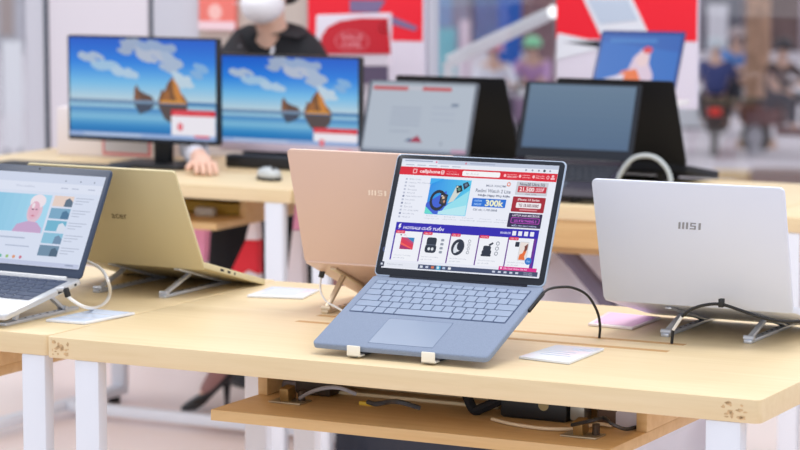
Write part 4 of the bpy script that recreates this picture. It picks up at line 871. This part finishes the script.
# red card sign in a white holder
y = 3.9
R_, RM = thing('promo_sign', 'white holder with a red sale card behind the right monitor', 'sign', (ay(355, 60, y).x, y, 0))
MB().plate([fp(316, 15, y), fp(388, 13, y), fp(388, 66, y), fp(314, 66, y)], 0, .03, .004, T(0, y + .03, 0) @ RX(PI / 2)).build('holder', mat('white_acrylic', (232, 226, 240), .35), R_, RM)
flat(R_, RM, [(320, 54), (322, 36), (328, 27), (340, 21), (360, 18), (388, 18), (391, 54)], y - .001, mat('sale_red', (206, 28, 48), .5), 'red_card', .003)
c = ay(384, 27.5, y - .004); MB().cyl(c, c + Vector((0, .002, 0)), .021, n=24).build('white_badge', mat('pale_badge', (240, 200, 210), .5), R_, RM)
u = UI(.1, .055); u.text('SALE', .1, .1, .9, .45, (226, 120, 136), .03); u.text('10%', .15, .55, .85, .9, (226, 120, 136), .03); u.ring(.5, .5, .62, .62, .05, (216, 84, 100))
c = ay(352, 41, y - .004); u.build('print', R_, RM.inverted() @ T(c.x, y - .0045, c.z - .0275), fn=lambda q: mat('pink_sale_print', (232, 140, 152), .5))
cx_ = ay(352, 60, y).x; MB().box(cx_ - .02, cx_ + .02, y + .002, y + .03, .015, ay(352, 60, y).z, .003).build('post', WHITE, R_, RM); MB().lathe([(.14, 0), (.14, .012), (.03, .02)], 24, T(cx_, y + .015, 0)).build('foot', WHITE, R_, RM)
# laptop on a white pedestal
y = 3.62; c = ay(631, 96, y)
RP, RPM = thing('pedestal', 'white pedestal under the blue screened laptop', 'pedestal', (c.x, c.y - .1, 0))
MB().box(c.x - .13, c.x + .13, c.y - .2, c.y + .02, .02, c.z - .024, .004).build('column', WHITE, RP, RPM); MB().box(c.x - .16, c.x + .16, c.y - .24, c.y + .06, 0, .02, .004).build('plinth', WHITE, RP, RPM); MB().box(c.x - .16, c.x + .16, c.y - .24, c.y + .06, c.z - .024, c.z - .0095, .002).build('top', WHITE, RP, RPM)
def blue_page():
    u = UI(.244, .2); u.rect(0, 0, 1, 1, (34, 110, 200)); u.poly([(0, 0), (1, 0), (1, .3), (0, .12)], (30, 96, 186)); u.rect(.1, .08, .7, .14, (60, 130, 206)); u.poly([(.2, 1), (.26, .72), (.4, .6), (.44, .4), (.54, .25), (.64, .27), (.64, .5), (.72, .7), (.7, 1)], (226, 204, 224)); u.ell(.56, .44, .08, .12, (238, 210, 214)); u.poly([(.26, .8), (.32, .64), (.5, .6), (.58, .8)], (240, 120, 60)); u.ell(.6, .27, .06, .06, (226, 60, 70)); u.poly([(.02, 1), (.06, .8), (.36, .68), (.36, 1)], (222, 216, 236))
    return u
_tz = TZ; TZ = c.z - .0085
laptop('open_laptop', 'laptop with blue screen and red figure on the white pedestal before the poster', (c.x, c.y, c.z), .1, .262, .2, .225, 0, math.radians(34), mat('navy_laptop_shell', (26, 36, 70), .35), mat('navy_laptop_shell', (26, 36, 70), .35), mat('navy_screen_edge', (20, 52, 120), .3), kb=(-.115, .115, -.03, .016, .01, DKKEY, mat('dark_key_gap', (16, 18, 24), .5), (-.04, .04, -.19, -.14, mat('dark_touchpad', (60, 66, 80), .3))), ui=blue_page(), disp=(.244, .2, .012), emit=.85)
TZ = _tz

# ------------------------------------------------------------------ street behind the glass
OUT = 24.0
def skin_rider(label, px, py_head, D, jacket, helmet, bikecol, facing=0, lean=.1):
    """a scooter and its rider on the street; py_head is where the helmet stands"""
    base = ad(px, py_head, D); x, y = base.x, base.y
    M0 = T(x, y, SZ) @ RZ(facing)
    R_, RM = thing('motor_scooter', label[1], 'scooter', (x, y, SZ), facing)
    def wheel(cy):
        t = bmesh.new(); n, k = 24, 8
        rings = [[t.verts.new(((.05 * math.sin(2 * PI * j / k)), cy + (.2 + .055 * math.cos(2 * PI * j / k)) * math.cos(2 * PI * i / n), .255 + (.2 + .055 * math.cos(2 * PI * j / k)) * math.sin(2 * PI * i / n))) for j in range(k)] for i in range(n)]
        for i in range(n):
            for j in range(k): t.faces.new((rings[i][j], rings[(i + 1) % n][j], rings[(i + 1) % n][(j + 1) % k], rings[i][(j + 1) % k]))
        bmesh.ops.recalc_face_normals(t, faces=t.faces[:]); w = MB().add(t).build('wheel', DARKP, R_); MB().cyl((-.03, cy, .255), (.03, cy, .255), .14, n=20).build('hub', ALU, w)
    wheel(-.6); wheel(.6)
    mb = MB(); mb.box(-.15, .15, .12, .82, .42, .72, .07); mb.box(-.13, .13, -.3, .2, .3, .42, .04); mb.bar((0, -.32, .36), (0, -.52, .95), .3, .12, .04); mb.build('fairing', bikecol, R_)
    MB().box(-.13, .13, .1, .75, .72, .8, .035).build('seat', BLACKP, R_)
    MB().cyl((-.32, -.46, 1.0), (.32, -.46, 1.0), .02).build('handlebar', BLACKP, R_); MB().sphere((0, -.58, .9), (.09, .06, .08)).build('headlight', WHITE, R_)
    MB().box(-.09, .09, .8, .84, .6, .7, .02).build('tail_light', mat('tail_light_red', (240, 30, 30), .3), R_)
    P_, PM = thing('person', label[0], 'person', (x, y, SZ), facing)
    V = [((0, .32, .82), (.15, .13)), ((0, .28, 1.02), (.14, .11)), ((0, .22, 1.24), (.17, .11)), ((0, .18, 1.36), .06), ((0, .15, 1.45), .07), ((0, .14, 1.53), .085),
         ((-.2, .2, 1.27), .065), ((-.26, -.05, 1.08), .05), ((-.26, -.42, 1.04), .038), ((.2, .2, 1.27), .065), ((.26, -.05, 1.08), .05), ((.26, -.42, 1.04), .038),
         ((-.12, .15, .84), .095), ((-.2, -.16, .78), .075), ((-.15, -.12, .45), .05), ((-.15, -.22, .44), .04), ((.12, .15, .84), .095), ((.2, -.16, .78), .075), ((.15, -.12, .45), .05), ((.15, -.22, .44), .04)]
    E_ = [(0, 1), (1, 2), (2, 3), (3, 4), (4, 5), (2, 6), (6, 7), (7, 8), (2, 9), (9, 10), (10, 11), (0, 12), (12, 13), (13, 14), (14, 15), (0, 16), (16, 17), (17, 18), (18, 19)]
    I = Matrix.Identity(4)
    skin('body', V, E_, P_, I, SKIN, 1)
    skin('jacket', [(V[i][0], tuple(q * 1.14 + .008 for q in V[i][1]) if hasattr(V[i][1], '__len__') else V[i][1] * 1.14 + .008) for i in (0, 1, 2, 6, 7, 9, 10)] + [((-.26, -.3, 1.05), .05), ((.26, -.3, 1.05), .05)], [(0, 1), (1, 2), (2, 3), (3, 4), (4, 7), (2, 5), (5, 6), (6, 8)], P_, I, jacket, 1)
    skin('trousers', [(V[i][0], (V[i][1] if not hasattr(V[i][1], '__len__') else V[i][1][0]) * 1.1 + .006) for i in (0, 12, 13, 14, 16, 17, 18)], [(0, 1), (1, 2), (2, 3), (0, 4), (4, 5), (5, 6)], P_, I, mat('dark_trousers', (44, 46, 60), .8), 1)
    h = MB(); h.sphere((0, .15, 1.55), (.135, .15, .125)); bmesh.ops.delete(h.bm, geom=[v for v in h.bm.verts if v.co.z < 1.5], context='VERTS'); hl = h.build('helmet', helmet, P_); MB().box(-.1, .1, -.06, .03, 1.5, 1.515, .005).build('visor', BLACKP, hl)
NAVY = mat('navy_jacket', (54, 64, 120), .7); SKY = mat('sky_blue_jacket', (96, 150, 220), .7)
skin_rider(('scooter rider in a white jacket and pink helmet', 'white scooter under the pink helmeted rider'), 494, 55, 36, mat('white_jacket', (236, 234, 244), .7), mat('pink_helmet', (236, 140, 160), .3), mat('white_fairing', (226, 224, 232), .3), .5)
skin_rider(('scooter rider in a lilac jacket and mint green helmet', 'lilac scooter under the mint helmeted rider'), 530, 66, 37, mat('lilac_jacket', (204, 160, 206), .7), mat('mint_helmet', (150, 226, 176), .3), mat('lilac_fairing', (190, 160, 190), .3), .2)
skin_rider(('scooter rider in a navy jacket at the right of the street', 'dark scooter with red tail light under the navy rider'), 716, 48, 37, NAVY, mat('white_helmet', (214, 220, 226), .3), mat('black_fairing', (40, 38, 46), .3), 3.5)
skin_rider(('scooter rider in a sky blue jacket beyond the navy rider', 'grey scooter under the sky blue rider'), 742, 50, 40, SKY, mat('grey_helmet', (190, 170, 170), .3), mat('grey_fairing', (120, 116, 126), .3), .9)
skin_rider(('scooter rider in a brown jacket at the right edge', 'brown scooter at the right edge of the street'), 792, 66, 36.5, mat('brown_jacket', (92, 74, 72), .7), mat('dark_helmet', (60, 52, 56), .3), mat('maroon_fairing', (110, 60, 58), .3), 1.3)
# parked things low on the street
def crate(label, px, py, D, w, h, m, cat='crate'):
    p = ad(px, py, D); R_, RM = thing('market_crate', label, cat, (p.x, p.y, SZ), .3)
    MB().box(-w / 2, w / 2, -w / 3, w / 3, .03, h, .02).build('body', m, R_); MB().box(-w / 2 - .02, w / 2 + .02, -w / 3 - .02, w / 3 + .02, h, h + .04, .01).build('rim', m, R_)
    MB().box(-w / 2 + .04, w / 2 - .04, -w / 3 + .04, w / 3 - .04, 0, .03).build('base', DARKP, R_)
crate('yellow crate low on the street, left of the brown one', 739, 168, 32.6, .6, .14, mat('straw_yellow', (236, 204, 150), .6))
crate('brown crate low on the street at the right', 785, 170, 32.2, .8, .2, mat('dusty_brown', (150, 124, 116), .6))
crate('white crate on the street under the navy rider', 694, 128, 41.5, .6, .6, mat('white_crate_plastic', (232, 238, 242), .5))
crate('cream crate on the street at the left', 716, 176, 31.6, .4, .12, mat('cream_crate', (244, 236, 228), .6))
# tree, poles, facade
def pole(name, label, cat, px, py, D, r, h, m, cap=None):
    p = ad(px, py, D); R_, RM = thing(name, label, cat, (p.x, p.y, SZ))
    MB().cyl((0, 0, 0), (0, 0, h), r, r * .85, n=20).build('shaft', m, R_); MB().lathe([(r * 1.6, 0), (r * 1.5, .1), (r, .16)], 20).build('foot', m, R_)
    if cap: MB().sphere((0, 0, h), r * 1.9).build('globe', cap, R_)
pole('street_tree', 'brown tree trunk at the right of the street', 'tree', 757, 100, 38, .19, 4, mat('bark_brown', (190, 150, 124), .9, noise=.3, nscale=9))
pole('street_tree', 'dark brown tree trunk between the two posters', 'tree', 541, 60, 45, .27, 4, mat('bark_dark', (142, 112, 116), .9, noise=.3, nscale=9))
pole('bollard', 'white topped bollard on the street at the right', 'bollard', 758, 113, 37, .09, ad(758, 113, 37).z - SZ, mat('grey_bollard', (190, 188, 196), .5), WHITE)
def board(label, px0, py0, px1, py1, D, m, cat='sign', legs=True, name='sign_board'):
    a, b = ad(px0, py1, D), ad(px1, py1, D); ztop = ad(px0, py0, D).z; w = (b - a).length; c = (a + b) / 2
    R_, RM = thing(name, label, cat, (c.x, c.y, SZ), math.atan2((b - a).y, (b - a).x))
    zb = max(a.z - SZ, .12); MB().box(-w / 2, w / 2, -.03, .03, zb, ztop - SZ, .01).build('panel', m, R_)
    for s in (-1, 1): MB().box(s * w * .35 - .03, s * w * .35 + .03, -.03, .03, 0, zb + .02, .004).build('leg', mat('grey_post', (150, 150, 158), .5), R_)
board('blue street banner left of the dark tree', 498, -40, 521, 78, 43, mat('banner_blue', (36, 98, 190), .6))
board('teal street banner with white emblem behind the grey page laptop', 436, 28, 456, 76, 38, mat('banner_teal', (120, 200, 212), .6))
board('pink white street banner beside the teal one', 460, 20, 470, 80, 38, mat('banner_blush', (240, 220, 232), .6))
board('pale blue street banner at the left of the window', 426, -40, 452, 27, 44, mat('banner_pale', (136, 170, 210), .6))
board('white street banner at the right of the second poster', 707, 4, 727, 66, 44, mat('banner_white', (230, 226, 232), .6))
board('tall white street banner at the left edge', 4, 40, 24, 150, 34, mat('banner_snow', (252, 251, 254), .6))
board('brown street banner at the top left corner', 0, -30, 14, 36, 44, mat('banner_tan', (176, 156, 150), .6))
# slanted white lamp arm on a post outside the window
D = 10.4; q0, q1 = ad(448, 62, D), ad(548, 14.5, D)
R_, RM = thing('lamp_arm', 'slanted white tube lamp with a bright round end outside the window', 'lamp', (q0.x, q0.y, SZ))
MB().cyl(q0, q1, .027, n=16).build('tube', WHITE, R_, RM); MB().sphere(ad(553, 12, D), .026).build('bulb', em((255, 255, 255), 1.6), R_, RM)
MB().cyl((q0.x, q0.y, SZ), (q0.x, q0.y, q0.z), .02).build('post', WHITE, R_, RM); MB().lathe([(.16, 0), (.16, .03), (.03, .05)], 20, T(q0.x, q0.y, SZ)).build('foot', WHITE, R_, RM)
FAC = mat('shop_front_plaster', (205, 192, 200), .9, noise=.25, nscale=.5)
cen = ad(600, 20, 66); struct(MB().box(-30, 30, -.3, .3, 0, 6, .02, T(cen.x, cen.y, SZ) @ RZ(YAW)), 'wall_street', FAC)
for i, (p0, p1, rgb) in enumerate(((430, 470, (150, 150, 170)), (474, 505, (96, 120, 170)), (515, 556, (136, 100, 104)), (700, 740, (120, 118, 128)), (748, 800, (122, 98, 94)), (-10, 26, (200, 198, 206)))):
    a, b = ad(p0, 20, 65.5), ad(p1, 20, 65.5); w = (b - a).length; c = (a + b) / 2
    struct(MB().box(-w / 2, w / 2, -.06, .06, 0, 3, .01, T(c.x, c.y, SZ) @ RZ(YAW)), 'door_%d' % (i + 1), mat('shutter_%d' % i, rgb, .7, noise=.15, nscale=3))

_by = {}
for o in scene.objects:
    if o.parent is None and 'label' in o: _by.setdefault(o.name.split('.')[0], []).append(o)
GROUPS = {'display_table': 'display tables', 'open_laptop': 'laptops on display', 'folding_stand': 'folding laptop stands', 'price_card': 'price cards on the tables', 'charging_cable': 'charging cables', 'loose_cable': 'loose cables on the shelf', 'latch_plate': 'latch plates on the shelf', 'desktop_monitor': 'monitors on the back table', 'wedge_stand': 'black wedge laptop stands', 'motor_scooter': 'scooters on the street', 'market_crate': 'crates on the street', 'sign_board': 'banners on the street', 'street_tree': 'trees on the street', 'power_brick': 'power bricks on the shelves', 'small_carton': 'yellow boxes on the back shelf', 'poster_board': 'wall posters', 'hanging_cloth': 'cloths hanging under the back tables', 'plastic_sheet': 'plastic sheets under the back tables', 'storage_box': 'black storage boxes'}
for k, L_ in _by.items():
    if len(L_) > 1 and k in GROUPS:
        for o in L_: o['group'] = GROUPS[k]
for o in _by['person'][1:]: o['group'] = 'scooter riders on the street'

# ------------------------------------------------------------------ light
w = bpy.data.worlds.new('daylight'); scene.world = w; w.use_nodes = True
bg = w.node_tree.nodes['Background']; bg.inputs['Color'].default_value = (.92, .95, 1.02, 1); bg.inputs['Strength'].default_value = .9
def ceiling_lamp(x, y, sx, sy, p):
    l = bpy.data.lights.new('ceiling_panel', 'AREA'); l.shape = 'RECTANGLE'; l.size = sx; l.size_y = sy; l.energy = p; l.color = (1, .97, .93)
    o = bpy.data.objects.new('ceiling_panel', l); o.location = (x, y, 3.1); col.objects.link(o)
for x, y in ((-1.6, -.2), (.9, .3), (2.6, .8), (-1.6, 2.6), (.9, 2.8)): ceiling_lamp(x, y, 1.2, .6, 23)

# added fill for lids and front faces, behind and left of the camera
l = bpy.data.lights.new('camera_side_fill', 'AREA'); l.shape = 'RECTANGLE'; l.size = 6; l.size_y = 2.6; l.energy = 70; l.color = (.94, .97, 1)
o = bpy.data.objects.new('camera_side_fill', l); o.location = (1.5, -7.2, 1.7); o.rotation_euler = (PI / 2, 0, .12); col.objects.link(o)

# ------------------------------------------------------------------ camera
cd = bpy.data.cameras.new('camera'); cam = bpy.data.objects.new('camera', cd); col.objects.link(cam)
cd.sensor_width = 36; cd.lens = 36 * FPX / 800; cd.clip_end = 200
cam.location = CAM; cam.rotation_euler = (PI / 2 - PITCH, 0, YAW)
cd.dof.use_dof = True; cd.dof.focus_distance = 4.06; cd.dof.aperture_fstop = 6.2
scene.camera = cam
vs = scene.view_settings; vs.view_transform = 'Standard'; vs.look = 'None'; vs.exposure = 0; vs.gamma = 1; vs.use_curve_mapping = False
